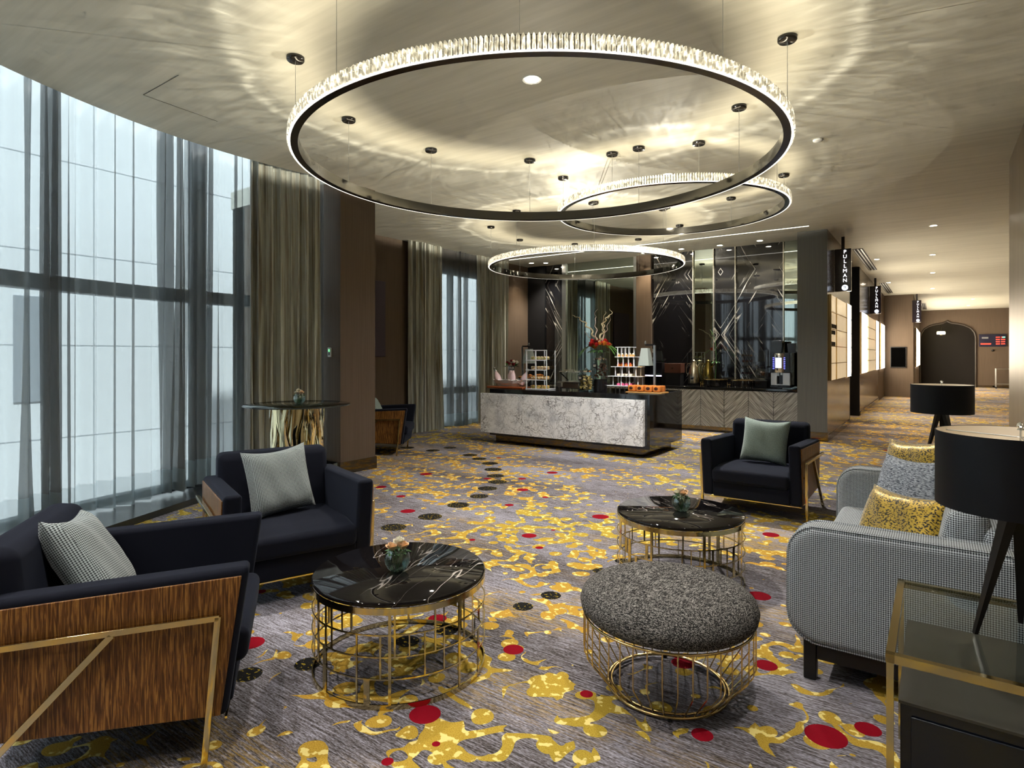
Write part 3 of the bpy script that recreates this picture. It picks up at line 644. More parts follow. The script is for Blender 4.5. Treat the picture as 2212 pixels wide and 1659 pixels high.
# ------------------------------------------------------------------ curtains
def curtain(name, mat, t0, t1, r, z0, z1, amp, dens, seed, label, parent_loc=None, hem=None, line=None, cat='curtain', nz=14, flare=.35, grp=None):
    """folded cloth sheet along the window arc (or along a straight line)"""
    rnd = random.Random(seed); Lc = t1 - t0; n = int(Lc * dens)
    ph = [rnd.uniform(0, 6.28) for _ in range(8)]; gather = [(rnd.uniform(0, Lc), rnd.uniform(.03, .12)) for _ in range(max(3, int(Lc * 2.6)))]
    # non-uniform spacing: gathers take many folds in little width
    vs = []; fs = []; uv = []
    def pos(t, off):
        if line:
            (ax, ay), (bx, by) = line; f = t / Lc if Lc else 0; dx, dy = (bx - ax), (by - ay); l = math.hypot(dx, dy)
            return ax + dx * f + dy / l * off, ay + dy * f - dx / l * off
        x, y, nn = arc(r, t0 + t); return x + nn[0] * off, y + nn[1] * off
    for i in range(n + 1):
        t = Lc * i / n
        for j in range(nz + 1):
            f = j / nz; z = z1 + (z0 - z1) * f
            sway = .035 * f * math.sin(t * 1.7 + ph[0] + f * 1.3)
            g = 0
            for gc, gw in gather:
                e = (t - gc - sway) / gw; g += math.exp(-e * e)
            g = min(g, 1.3)
            w = math.sin((t + sway) * 30 + 2.6 * math.sin(t * 3.1 + ph[1]) + ph[2]) * (.40 + .4 * math.sin(t * 1.9 + ph[3]) ** 2)
            w += g * math.sin((t + sway) * 95 + ph[4]) * 1.5
            w += .25 * math.sin((t + sway) * 41 + ph[5] + f)
            if cat == 'drape': w = .35 * w + .95 * math.sin((t + sway) * 50 + 2.5 * math.sin(t * 5 + ph[1])) * (.75 + .25 * math.sin(t * 13 + ph[5])) + .2 * math.sin((t + sway) * 118 + ph[3])
            am = amp * (1 + flare * f)
            lat = g * .018 * math.sin((t + sway) * 95 + ph[4] + 1.4) + .010 * math.sin((t + sway) * 44 + ph[2])
            x, y = pos(min(max(t + lat + sway * .6, 0), Lc), w * am)
            zz = z if j < nz else z + .02 * math.sin(t * 6 + ph[6]) * (1 if hem else 0)
            vs.append((x, y, zz)); uv.append((t, z))
    for i in range(n):
        for j in range(nz): fs.append((i * (nz + 1) + j, (i + 1) * (nz + 1) + j, (i + 1) * (nz + 1) + j + 1, i * (nz + 1) + j + 1))
    me = bpy.data.meshes.new(name); me.from_pydata(vs, [], fs); u = me.uv_layers.new(name='uv')
    for lp in me.loops: u.data[lp.index].uv = uv[lp.vertex_index]
    for p in me.polygons: p.use_smooth = True
    me.materials.append(M[mat])
    if hem:
        me.materials.append(M[hem])
        for p in me.polygons:
            if p.index % nz == nz - 1: p.material_index = 1
    o = bpy.data.objects.new(name, me); C.objects.link(o)
    return tag(o, label, cat, grp)
ts = [arc_t(p) for p in (420, -80)]
tA, tB = arc_t(548), arc_t(425)
curtain('sheer_curtain', 'sheer', .05, tB, CR + .22, .085, HT - .05, .045, 260, 3, 'sheer grey curtain hanging between the velvet drape and the wide dark mullion', hem='sheer_hem')
curtain('sheer_curtain', 'sheer', tB + .01, arc_t(-60), CR + .16, .085, HT - .05, .055, 240, 11, 'widest sheer grey curtain across the left part of the curved window', hem='sheer_hem', nz=16)
curtain('sheer_curtain', 'sheer', arc_t(-60) + .02, LTOT - .1, CR + .16, .085, HT - .05, .05, 150, 21, 'sheer grey curtain at the far left edge continuing out of view', hem='sheer_hem')
curtain('velvet_drape', 'drape', .14, tA, CR + .09, .065, H + .2, .045, 260, 5, 'striped velvet drape gathered beside the brown pillar', cat='drape', flare=.15)
curtain('velvet_drape', 'drape', 0, .86, 0, .01, H, .05, 260, 6, 'striped velvet drape left of the narrow alcove window', line=((-7.93, 7.88), (-7.9, 8.8)), cat='drape', flare=.2)
curtain('velvet_drape', 'drape', 0, 1.08, 0, .01, H, .05, 260, 8, 'striped velvet drape right of the narrow alcove window', line=((-7.93, 9.92), (-7.93, 11.0)), cat='drape', flare=.2)
curtain('sheer_curtain', 'sheer', 0, 1.4, 0, .02, H, .03, 200, 9, 'pale sheer curtain over the narrow alcove window', line=((-7.99, 8.6), (-7.99, 10.05)), hem='sheer_hem')

# ------------------------------------------------------------------ armchairs
def rpoly(w, h, r, n=5):
    """rounded rectangle outline centred at origin"""
    o = []
    for cx, cy, a0 in ((w / 2 - r, h / 2 - r, 0), (-w / 2 + r, h / 2 - r, 90), (-w / 2 + r, -h / 2 + r, 180), (w / 2 - r, -h / 2 + r, 270)):
        for i in range(n + 1):
            a = math.radians(a0 + 90 * i / n); o.append((cx + r * math.cos(a), cy + r * math.sin(a)))
    return o
def make_chair():
    """local frame: faces -y, front at y=-.40, floor z=0"""
    t = thing('armchair', '', 'armchair')
    for s in (-1, 1):
        side = [(-.40, .685), (-.325, .155), (.42, .20), (.465, .655)]
        b = MB(); b.ext(side, 'x', s * .328, s * .425); b.build('arm', 'navy', t, bevel=.022, seg=3)
        pan = [(-.375, .655), (-.305, .165), (.415, .207), (.452, .628)]
        b = MB(); b.ext(pan, 'x', s * .422, s * .432); b.build('side_panel', 'leather', t, bevel=.003, seg=1)
        b = MB(); x = s * .452
        b.bar((x, -.305, .525), (x, .50, .515), .022); b.bar((x, -.300, .53), (x, -.255, 0), .022); b.bar((x, .02, .515), (x, .50, 0), .022)
        b.bar((s * .425, -.29, .40), (x, -.292, .40), .015); b.bar((s * .425, .3, .51), (x, .3, .515), .015)
        b.build('side_frame', 'brass', t, bevel=.002, seg=1)
    b = MB(); b.ext([(-.335, .155), (.42, .20), (.42, .30), (-.35, .30)], 'x', -.330, .330); b.build('seat_base', 'navy', t, bevel=.012, seg=2)
    b = MB(); b.ext([(-.385, .29), (-.395, .415), (-.2, .435), (.29, .42), (.29, .29)], 'x', -.327, .327); b.build('seat', 'navy', t, bevel=.035, seg=4)
    b = MB(); b.ext([(.27, .22), (.325, .80), (.46, .815), (.48, .23)], 'x', -.355, .355); b.build('backrest', 'navy', t, bevel=.045, seg=4)
    b = MB(); b.bar((-.42, -.322, .150), (.42, -.322, .150), .008); 
    b.build('brass_trim', 'brass', t)
    return t
def fit_chair(o, x, d, ang, lab):
    """x,d: camera-plan position of the front middle; ang: camera-plan facing angle"""
    a = math.radians(ang); x -= .40 * math.cos(a); d -= .40 * math.sin(a)
    o.location = (*cw(x, d), 0); o.rotation_euler = (0, 0, dirw(a) + PI / 2); o['label'] = lab; o['group'] = 'navy armchairs'; del o['group']
    return o
c1 = make_chair()
for o, args in ((c1, (-1.095, 2.57, 19.5, 'navy armchair at the lower left with its ribbed brown leather side turned to the camera')),
                (None, (-1.205, 3.462, -56.2, 'navy armchair standing between the sheer curtains and the nearer black marble coffee table')),
                (None, (2.085, 5.285, 233.2, 'navy armchair beyond the right coffee table, facing the camera')),
                (None, (-1.52, 9.07, 0, 'dark armchair half hidden behind the brown pillar'))):
    o = o or copy_tree(c1); fit_chair(o, *args)

def pillow_mb(w, h, t, n=14, pinch=.06, droop=0.):
    b = MB(); vs = []; fs = []
    for side in (1, -1):
        for i in range(n + 1):
            for j in range(n + 1):
                u = -1 + 2 * i / n; v = -1 + 2 * j / n
                e = max(0, (1 - u ** 4) * (1 - v ** 4)) ** .55
                x = u * w / 2 * (1 - pinch * (1 - v * v) * abs(u) ** 3); z = v * h / 2 * (1 - pinch * (1 - u * u) * abs(v) ** 3)
                wr = .006 * math.sin(9 * u + 4 * v) * e
                vs.append((x, side * (t / 2 * e + .003) + wr, z - droop * (1 - u * u) * max(0, v) ** 2))
    m = (n + 1) ** 2
    for s in range(2):
        for i in range(n):
            for j in range(n):
                q = (s * m + i * (n + 1) + j, s * m + (i + 1) * (n + 1) + j, s * m + (i + 1) * (n + 1) + j + 1, s * m + i * (n + 1) + j + 1)
                fs.append(q if s else q[::-1])
    rim = [i * (n + 1) for i in range(n)] + [n * (n + 1) + j for j in range(n)] + [i * (n + 1) + n for i in range(n, 0, -1)] + [j for j in range(n, 0, -1)]
    for k in range(len(rim)):
        a, c = rim[k], rim[(k + 1) % len(rim)]; fs.append((a, c, c + m, a + m))
    b.add(vs, fs); return b
def pillow(w, h, t, mat, label, loc, rot, droop=0., name='throw_pillow'):
    o = pillow_mb(w, h, t, droop=droop).build(name, mat, None, smooth=True, weld=False); o.location = loc; o.rotation_mode = 'XYZ'; o.rotation_euler = rot
    return tag(o, label, 'pillow')
def chair_pillow(x, d, ang, lx, ly, w, mat, label, roll=0., tilt=-18, z=.435, yaw=0., t=.14):
    a = math.radians(ang); px_, dd = x - .40 * math.cos(a), d - .40 * math.sin(a); X, Y = cw(px_, dd); rz = dirw(a) + PI / 2; ly += .045
    ct, st = math.cos(rz), math.sin(rz); zc = z + w / 2 * math.cos(math.radians(tilt))
    return pillow(w, w, t, mat, label, (X + lx * ct - ly * st, Y + lx * st + ly * ct, zc), (math.radians(tilt), math.radians(roll), rz + math.radians(yaw)), .02)
chair_pillow(-1.10, 2.57, 19.5, .02, .16, .44, 'hound_p', 'black and white houndstooth pillow on the armchair at the lower left', 8, -30)
chair_pillow(-1.205, 3.462, -56.2, -.02, .085, .43, 'hound_p', 'small-check grey pillow on the armchair in front of the sheer curtains', -3, -16, yaw=14)
chair_pillow(2.085, 5.285, 233.2, .01, .10, .42, 'hound_y', 'pale grey-green knitted pillow on the armchair beyond the right coffee table', 3, -15)
chair_pillow(-1.52, 9.07, 0, -.1, .08, .42, 'hound_y', 'pale pillow on the armchair half hidden by the pillar', 3, -22)

# ------------------------------------------------------------------ round cage tables
def flat_upright(b, R, a, w, z0, z1, th=.004):
    ca, sa = math.cos(a), math.sin(a)
    b.bar((R * ca, R * sa, z0), (R * ca, R * sa, z1), w, th, up=(ca, sa, 0))
def curved_strip(R, a, w, z0, z1, th=.004):
    b = MB(); n = max(1, int(w / .012)); h = w / R / 2
    b.lathe([(R - th / 2, z0), (R + th / 2, z0), (R + th / 2, z1), (R - th / 2, z1), (R - th / 2, z0)], n, a0=a - h, a1=a + h); return b
def coffee_table(x, d, R, h, label, seed, rot):
    t = thing('coffee_table', label, 'coffee table', (*cw(x, d), 0), rot)
    rnd = random.Random(seed)
    b = MB(); b.lathe([(0, h - .024), (R - .008, h - .024), (R - .001, h - .018), (R - .001, h - .008), (R - .008, h), (0, h)], 96); b.build('tabletop', 'table_marble', t, smooth=True)
    Ri = R - .002
    def band(name, z0, z1, th=.004):
        b = MB(); b.lathe([(Ri - th, z0), (Ri, z0), (Ri, z1), (Ri - th, z1), (Ri - th, z0)], 96); b.build(name, 'brass', t, smooth=True)
    band('rim_band', h - .052, h - .025); band('base_band', 0, .022, .006)
    zs = [.022, .125, .215, .305, h - .05]
    for z in zs[1:4]: band('hoop', z - .003, z + .003)
    n = 44
    for k in range(n):
        a = 2 * PI * (k + rnd.uniform(-.3, .3)) / n; w = rnd.choice([.006, .006, .008, .012, .018, .026])
        i0 = rnd.choice([0, 0, 1, 1, 2, 2, 3]); i1 = min(4, i0 + rnd.choice([1, 2, 2, 3]))
        curved_strip(Ri - .002, a, w, zs[i0], zs[i1]).build('upright', 'brass', t)
    for k in range(8):
        curved_strip(Ri - .002, 2 * PI * (k + .5) / 8, .012, zs[0], zs[4]).build('upright', 'brass', t)
    return t
coffee_table(-.530, 2.84, .403, .44, 'round black marble coffee table in a brass cage, nearer one at the left', 3, .3)
coffee_table(1.093, 3.90, .403, .44, 'round black marble coffee table in a brass cage, behind the tweed ottoman', 9, 1.1)

def ottoman():
    t = thing('ottoman', 'round grey tweed ottoman on a flared gold wire base', 'ottoman', (*cw(.68, 2.62), 0))
    R = .362; Rb = .256
    prof = [(0, .455), (R * .55, .455), (R * .80, .449), (R * .93, .432), (R + .006, .405), (R + .016, .375), (R + .010, .345), (R - .008, .325), (0, .322)]
    b = MB(); b.lathe(prof, 64); b.build('cushion', 'tweed', t, smooth=True)
    def ring(r, z, rad, name):
        b = MB(); b.tube([(r * math.cos(2 * PI * i / 72), r * math.sin(2 * PI * i / 72), z) for i in range(72)], rad, 8, close=True); b.build(name, 'gold', t, smooth=True)
    ring(R - .004, .315, .0055, 'top_ring'); ring(Rb, .014, .007, 'base_ring'); ring(Rb - .016, .022, .005, 'base_ring')
    for k in range(40):
        a = 2 * PI * k / 40; ca, sa = math.cos(a), math.sin(a); b = MB()
        b.tube([(R * ca, R * sa, .315), (R * ca, R * sa, .155), ((R - .006) * ca, (R - .006) * sa, .142), (Rb * ca, Rb * sa, .02)], .003, 6); b.build('wire', 'gold', t, smooth=True)
    for k in range(4):
        a = 2 * PI * k / 4 + .4; b = MB(); b.lathe([(.009, 0), (.009, .01), (0, .01)], 10, (Rb * math.cos(a), Rb * math.sin(a), 0)); b.build('foot', 'blackmat', t)
ottoman()

# ------------------------------------------------------------------ roses in glass bowls
M['petal_w'] = pbr('cream_petal', (.80, .76, .62), .6, Subsurface_Weight=.1)
M['petal_p'] = pbr('peach_petal', (.86, .60, .36), .6)
M['leafm'] = pbr('rose_leaf', (.04, .12, .03), .5)
M['water'] = pbr('vase_filling', (.10, .13, .12), .1)
def rose_mb(c, r, tilt=(0, 0)):
    """spiral of overlapping curled petals"""
    b = MB()
    for k in range(14):
        a = k * 2.4; f = k / 13; rr = r * (.25 + .75 * f); h0 = r * (.55 - .35 * f); wd = 1.1 - .1 * f; vs = []; nu, nv = 6, 4
        for j in range(nv + 1):
            v = j / nv
            for i in range(nu + 1):
                u = (i / nu - .5) * 2 * wd; q = rr * (.35 + .65 * math.sin(v * 1.5)) * (1 + .12 * v * f)
                z = -r * .5 + v * (r + h0) * (1 - .18 * u * u * v) - (.25 * r * f * v ** 4)
                x, y = q * math.cos(a + u * .8), q * math.sin(a + u * .8)
                vs.append((c[0] + x + tilt[0] * z, c[1] + y + tilt[1] * z, c[2] + z))
        b.add(vs, [(j * (nu + 1) + i, j * (nu + 1) + i + 1, (j + 1) * (nu + 1) + i + 1, (j + 1) * (nu + 1) + i) for j in range(nv) for i in range(nu)])
    return b
def bowl_of_roses(x, d, z, s, label, rz=0.):
    t = thing('rose_bowl', label, 'flower bowl', (*cw(x, d), z), rz)
    o = [(.0, .003), (.028, .003), (.046, .018), (.058, .042), (.060, .060), (.055, .082), (.043, .098), (.040, .102)]
    prof = [(r * s, q * s) for r, q in [(0, 0), (.03, 0)] + o[2:]]; inn = [((r - .0025) * s, q * s) for r, q in o[::-1]]
    b = MB(); b.lathe(prof + inn, 32); b.build('glass_bowl', 'bowl', t, smooth=True)
    b = MB(); b.lathe([(0, .006 * s), (.026 * s, .006 * s), (.044 * s, .022 * s), (.053 * s, .045 * s), (.053 * s, .055 * s), (0, .055 * s)], 24); b.build('water', 'bowl', t, smooth=True)
    b = MB()
    for k in range(7):
        a = k * .9; b.tube([(0, 0, .01 * s), (.02 * s * math.cos(a), .02 * s * math.sin(a), .06 * s), (.03 * s * math.cos(a), .03 * s * math.sin(a), .10 * s)], .003 * s, 5)
    for k in range(9):
        a = k * .7; ca, sa = math.cos(a), math.sin(a); r0, r1 = .02 * s, (.05 + .01 * (k % 2)) * s; z0 = .085 * s
        b.add([(r0 * ca, r0 * sa, z0), (r1 * .8 * ca - .014 * s * sa, r1 * .8 * sa + .014 * s * ca, z0 + .012 * s), (r1 * 1.15 * ca, r1 * 1.15 * sa, z0 + .004 * s), (r1 * .8 * ca + .014 * s * sa, r1 * .8 * sa - .014 * s * ca, z0 + .012 * s)], [(0, 1, 2, 3)])
    b.build('leaves', 'leafm', t)
    for k, (a, r, zz, m) in enumerate(((.4, .028, .118, 'petal_p'), (2.5, .026, .112, 'petal_w'), (4.4, .028, .116, 'petal_p'), (1.5, .006, .135, 'petal_w'))):
        rose_mb((r * s * math.cos(a), r * s * math.sin(a), zz * s), .026 * s, (.25 * math.cos(a), .25 * math.sin(a))).build('rose', m, t, smooth=True, weld=False)
bowl_of_roses(-.537, 2.80, .44, 1.0, 'round glass bowl of cream roses on the nearer left marble coffee table')
bowl_of_roses(1.10, 3.88, .44, 1.0, 'round glass bowl of cream roses on the marble coffee table behind the ottoman', 1.)

# ------------------------------------------------------------------ glass bar table by the drape
bt = thing('bar_table', 'smoked round glass bar table on a mirrored brass drum by the drape', 'bar table', (*cw(-1.99, 5.55), 0))
b = MB(); b.lathe([(0, .988), (.468, .988), (.474, .994), (.468, 1.0), (0, 1.0)], 72); b.build('glass_top', 'smoke', bt, smooth=True)
b = MB(); b.lathe([(.466, .989), (.474, .989), (.475, .994), (.474, .999), (.466, .999)], 72); b.build('top_edge', pbr('smoked_edge', (.03, .035, .035), .1), bt, smooth=True)
for k in range(18):
    a = 2 * PI * k / 18; rr = .215 + .012 * (k % 2); tw = .25 * (1 if k % 3 else -1)
    vs = []; fs = []
    for j in range(9):
        z = .01 + .975 * j / 8; aa = a + .10 * math.sin(j * 1.3 + k); wv = .034 * (1 + .25 * math.sin(j * .9 + k * 2)); r2 = rr + .012 * math.sin(j * 1.1 + k * 1.7)
        ca, sa = math.cos(aa), math.sin(aa)
        vs += [(r2 * ca + wv * sa, r2 * sa - wv * ca, z), (r2 * ca + .012 * ca, r2 * sa + .012 * sa, z), (r2 * ca - wv * sa, r2 * sa + wv * ca, z), (r2 * ca - .006 * ca, r2 * sa - .006 * sa, z)]
    for j in range(8):
        for q in range(4): fs.append((j * 4 + q, j * 4 + (q + 1) % 4, j * 4 + 4 + (q + 1) % 4, j * 4 + 4 + q))
    fs += [(3, 2, 1, 0), (32, 33, 34, 35)]
    b = MB(); b.add(vs, fs); b.build('slat', 'mirror_brass', bt, smooth=True)
b = MB(); b.lathe([(0, 0), (.25, 0), (.25, .012), (0, .012)], 48); b.build('base_plate', 'mirror_brass', bt)
bowl_of_roses(-1.975, 5.55, 1.0, .9, 'small glass bowl of roses on the smoked glass bar table', 2.)

# ------------------------------------------------------------------ sofa
def sofa():
    t = thing('sofa', 'black and white houndstooth two seat sofa with rounded arms at the right', 'sofa', (-.09, 3.84, 0))
    # local: faces -x, x from -.44 (front) to .42, y from -.91 to .91
    for s in (-1, 1):
        def P(sc): return [(p[0] * sc[0] + -.02, p[1] * sc[1] + .43) for p in rpoly(.88, .52, .13, 7)]
        b = MB(); y0, y1 = sorted((s * .755, s * .915)); b.ext(P((1, 1)), 'y', y0, y1); b.build('arm', 'hound', t, bevel=.035, seg=4)
        for yy in (y0 + .018, y1 - .018):
            b = MB(); b.tube([(p[0], yy, p[1]) for p in P((.997, .997))], .0055, 6, close=True); b.build('piping', 'hound', t)
    b = MB(); b.box(-.40, .38, -.76, .76, .19, .31); b.build('seat_base', 'hound', t, bevel=.02)
    for s in (-1, 1):
        y0, y1 = sorted((s * .005, s * .75)); b = MB(); b.box(-.43, .22, y0, y1, .31, .445); b.build('seat_cushion', 'hound', t, bevel=.045, seg=4)
        b = MB(); b.ext([(.06, .44), (.13, .80), (.27, .83), (.27, .44)], 'y', y0, y1); b.build('back_cushion', 'hound', t, bevel=.05, seg=4)
    b = MB(); b.ext([(.22, .19), (.24, .74), (.40, .77), (.42, .22)], 'y', -.76, .76); b.build('backrest', 'hound', t, bevel=.05, seg=3)
    b = MB(); b.box(-.34, .36, -.885, -.835, .10, .175); b.box(-.34, .36, .835, .885, .10, .175); b.box(-.36, -.31, -.86, .86, .10, .175); b.box(.31, .36, -.86, .86, .10, .175); b.build('rail', 'blackwood', t)
    for x in (-.37, .33):
        for y in (-.86, .86):
            b = MB(); b.ext([(x - .026, y - .026), (x + .026, y - .026), (x + .026, y + .026), (x - .026, y + .026)], 'z', 0, .20); b.build('leg', 'blackwood', t, bevel=.004, seg=1)
sofa()
def facing(nx, ny): return math.atan2(ny, nx) + PI / 2
pillow(.50, .36, .15, 'leopard', 'yellow and black leopard pillow nearest the camera on the sofa', (-.13, 3.46, .62), (math.radians(-22), math.radians(-4), facing(-.72, -.70)), .02)
pillow(.50, .44, .14, 'grey_pillow', 'grey woven pillow standing between the two leopard pillows on the sofa', (-.11, 3.95, .68), (math.radians(-16), math.radians(-5), facing(-.76, -.65)), .02)
pillow(.50, .44, .14, 'leopard', 'yellow leopard pillow farthest back on the sofa, behind the grey one', (-.09, 4.36, .73), (math.radians(-14), math.radians(-7), facing(-.72, -.70)), .02)

# ------------------------------------------------------------------ lamp tables and lamps
def side_table(x0, y0, label, first=None):
    if first:
        t = copy_tree(first); t.location = (x0, y0, 0); t['label'] = label; return t
    t = thing('side_table', label, 'side table', (x0, y0, 0)); W, D, h = .62, .70, .60
    # origin at the left-near corner
    def bar(n, a, c, w=.018, m='brass'): b = MB(); b.bar(a, c, w); b.build(n, m, t)
    e = .011
    for x in (e, W - e):
        for y in (e, D - e): bar('leg', (x, y, 0), (x, y, h - .02))
    b = MB(); b.box(0, W, 0, .022, h - .024, h); b.box(0, W, D - .022, D, h - .024, h); b.box(0, .022, 0, D, h - .024, h); b.box(W - .022, W, 0, D, h - .024, h); b.build('top_frame', 'brass', t)
    b = MB(); b.box(.024, W - .024, .024, D - .024, h - .009, h - .001); b.build('glass_top', 'table_glass', t)
    M['greybox'] = M.get('greybox') or pbr('grey_lacquer', (.05, .047, .04), .35); M['navybox'] = M.get('navybox') or pbr('navy_lacquer', (.006, .009, .016), .25)
    b = MB(); b.box(.034, W - .034, .035, D - .034, .10, .455); b.build('cabinet_body', 'navybox', t, bevel=.003, seg=1)
    b = MB(); b.box(.030, W - .030, .030, D - .030, .455, .463); b.build('cabinet_top', 'greybox', t)
    for z0, z1 in ((.13, .26), (.28, .425)):
        b = MB(); b.box(.06, W - .06, .026, .036, z0, z1); dr = b.build('drawer', 'navybox', t, bevel=.003, seg=1)
        b = MB(); b.lathe([(0, 0), (.004, 0), (.004, .014), (.012, .018), (.012, .026), (0, .028)], 16); b.build('knob', 'chrome', dr, smooth=True, loc=(W / 2, .026, (z0 + z1) / 2), rot=(PI / 2, 0, 0))
    return t
st = side_table(-.117, 2.008, 'brass framed side table with glass top at the lower right corner')
side_table(-.10, 5.62, 'far side table behind the sofa, mostly hidden by pillows and lampshade', st)
M['shade_out'] = pbr('black_lampshade', (.007, .008, .011), .45, 0, **{'Specular_IOR_Level': .2})
M['shade_in'] = pbr('white_shade_lining', (.82, .76, .66), .7)
def table_lamp(x, y, z, label, first=None, rz=0.):
    if first:
        t = copy_tree(first); t.location = (x, y, z); t['label'] = label; return t
    t = thing('table_lamp', label, 'lamp', (x, y, z), rz); R = .2126; z0, z1 = .387, .615
    b = MB(); b.lathe([(R - .003, z0), (R, z0), (R, z1), (R - .003, z1)], 72); b.build('lamp_shade', 'shade_out', t, smooth=True)
    b = MB(); b.lathe([(R - .0035, z0 + .001), (R - .0035, z1 - .001)], 72); b.build('shade_lining', 'shade_in', t, smooth=True)
    for k in range(3):
        a = math.radians(205 + 120 * k); ca, sa = math.cos(a), math.sin(a)
        b = MB(); top = Vector((.022 * ca, .022 * sa, .40)); bot = Vector((.123 * ca, .123 * sa, 0)); vs = []
        for c, w in ((bot, .007), (top, .022)):
            for i, j in ((-1, -1), (1, -1), (1, 1), (-1, 1)): vs.append((c.x + w * (i * ca * .7 - j * sa), c.y + w * (i * sa * .7 + j * ca), c.z))
        b.add(vs, [(0, 3, 2, 1), (4, 5, 6, 7), (0, 1, 5, 4), (1, 2, 6, 5), (2, 3, 7, 6), (3, 0, 4, 7)]); b.build('leg', 'blackwood', t)
    b = MB(); b.lathe([(0, .39), (.028, .39), (.028, .405), (.012, .41), (.012, .47), (.02, .48), (.02, .52), (0, .52)], 20); b.build('socket', 'steel', t, smooth=True)
    b = MB(); b.tube([(0, 0, .50), (0, 0, z1 + .012)], .003, 6)
    for k in range(3):
        a = math.radians(30 + 120 * k); b.tube([(0, 0, z1 - .012), (R * .985 * math.cos(a), R * .985 * math.sin(a), z1 - .012)], .002, 6)
    b.build('harp', 'steel', t)
    b = MB(); b.lathe([(0, 0), (.009, .002), (.006, .008), (.011, .014), (.008, .022), (0, .026)], 16, (0, 0, z1 + .008)); b.build('finial', 'chrome', t, smooth=True)
    b = MB(); b.ball((0, 0, .55), .028); b.build('bulb', emis('lamp_bulb', (1, .8, .55), 6.), t, smooth=True)
    return t
tl = table_lamp(.21, 2.363, .60, 'black drum shade tripod lamp on the near glass side table')
table_lamp(.041, 5.957, .60, 'smaller looking black drum shade lamp far behind the sofa', tl)
# added fill lamps to brighten the lounge, unseen above and behind the viewer
for i, (x, y) in enumerate(((-1.5, 1.0), (-3.2, .3), (-.3, 2.0), (-3.5, 1.1), (-1.2, -1.2), (-2.6, -1.6))):
    downlight(x, y, ('downlight in the ceiling above the viewer', 'downlight in the ceiling left of the viewer', 'downlight in the ceiling near the right wall', 'downlight in the ceiling by the curved window', 'downlight behind the viewer on the right', 'downlight behind the viewer on the left')[i], 52, .045, (1, .93, .86), ang=130, blend=1.)

# ------------------------------------------------------------------ placement helpers for measured things
def xatY(px, Y): k = (px - 1106) / 1291; return Y * (k * CA - SA) / (CA + k * SA)
def yatX(px, X): k = (px - 1106) / 1291; return X * (CA + k * SA) / (k * CA - SA)
def zof(X, Y, py): d = -X * SA + Y * CA; return CAMH - (py - 768) * d / 1291
def at(px, py, Y): X = xatY(px, Y); return X, zof(X, Y, py)

# thermostat and artwork
X, Z = at(713.5, 761, 4.72)
t = thing('thermostat', 'small white thermostat with green display on the brown pillar', 'thermostat', (X, 4.72, Z))
b = MB(); b.box(-.032, .032, -.018, 0, -.058, .058); b.build('case', 'white', t, bevel=.004)
b = MB(); b.box(-.014, .018, -.020, -.017, -.035, .045); b.build('screen', pbr('dark_screen', (.02, .03, .025), .2), t)
b = MB(); b.box(-.010, .014, -.0215, -.020, .005, .038); b.build('display', emis('green_display', (.15, .8, .25), .7), t)
b = MB(); b.box(-8.05, -8.01, 6.3, 7.4, 1.43, 2.77); tag(b.build('wall_art', pbr('plum_canvas', (.045, .03, .045), .6), bevel=.004, seg=1), 'plain dark plum canvas on the wall behind the pillar', 'picture')
for a_, c_ in (((310, 205), (470, 262)), ((310, 205), (386, 162))):
    p1 = [1291 * (H - CAMH) / (768 - a_[1]), 1291 * (H - CAMH) / (768 - c_[1])]
    q1 = cw((a_[0] - 1106) / 1291 * p1[0], p1[0]); q2 = cw((c_[0] - 1106) / 1291 * p1[1], p1[1])
    b = MB(); b.bar((*q1, H), (*q2, H), .004, .004); struct(b.build('trim_10' if a_ == (310, 205) and c_[0] == 470 else 'trim_11', pbr('hatch_gap', (.1, .1, .09), .8)))

# ------------------------------------------------------------------ buffet island
M['island_black'] = pbr('polished_black_stone', (.008, .008, .009), .05, 0, IOR=1.8)
isl = thing('buffet_island', 'black buffet island with a white veined marble front', 'buffet counter', (-4.7, 8.58, 0))
b = MB(); b.box(-1.38, 1.44, -.65, .65, .13, .90); b.build('body', 'island_black', isl, bevel=.004, seg=1)
b = MB(); b.box(-1.51, 1.37, -.73, -.652, .175, .825); b.build('marble_front', 'island_marble', isl, bevel=.003, seg=1)
b = MB(); b.box(-1.36, 1.30, -.50, .55, 0, .13); b.build('plinth', 'bronze', isl)
IT = .90
def itag(o, l, c, g=None): return tag(o, l, c, g)
# tray with crystal ice bowl and bottles
Y0 = 8.25; X0 = xatY(1104, Y0)
t = thing('serving_board', 'reddish copper tinted board under the crystal ice bowl', 'board', (X0, Y0, IT)); b = MB(); b.box(-.37, .37, -.2, .2, .0, .035); b.build('board', 'copper', t, bevel=.008)
t = thing('ice_bowl', 'boat shaped crystal ice bowl at the left end of the buffet island', 'bowl', (X0, Y0, IT + .035))
def boat(sx, sy, z0, z1, n=36, th=.0):
    vs = []; 
    for sc, z in ((.62, z0), (.66, z0 + .02), (.85, (z0 + z1) / 2), (1, z1)):
        for k in range(n):
            a = 2 * PI * k / n; ca, sa = math.cos(a), math.sin(a); r = 1 + .015 * (k % 2)
            vs.append((sx * sc * r * math.copysign(abs(ca) ** .8, ca), sy * sc * r * math.copysign(abs(sa) ** .8, sa), z + (.012 if z == z1 and k % 3 == 0 else 0)))
    fs = [tuple(range(n))[::-1]] + [(j * n + k, j * n + (k + 1) % n, (j + 1) * n + (k + 1) % n, (j + 1) * n + k) for j in range(3) for k in range(n)]
    return vs, fs
b = MB(); b.add(*boat(.36, .17, 0, .10)); b.build('crystal_bowl', pbr('frosted_crystal', (.85, .88, .9), .2), t, smooth=False)
b = MB()
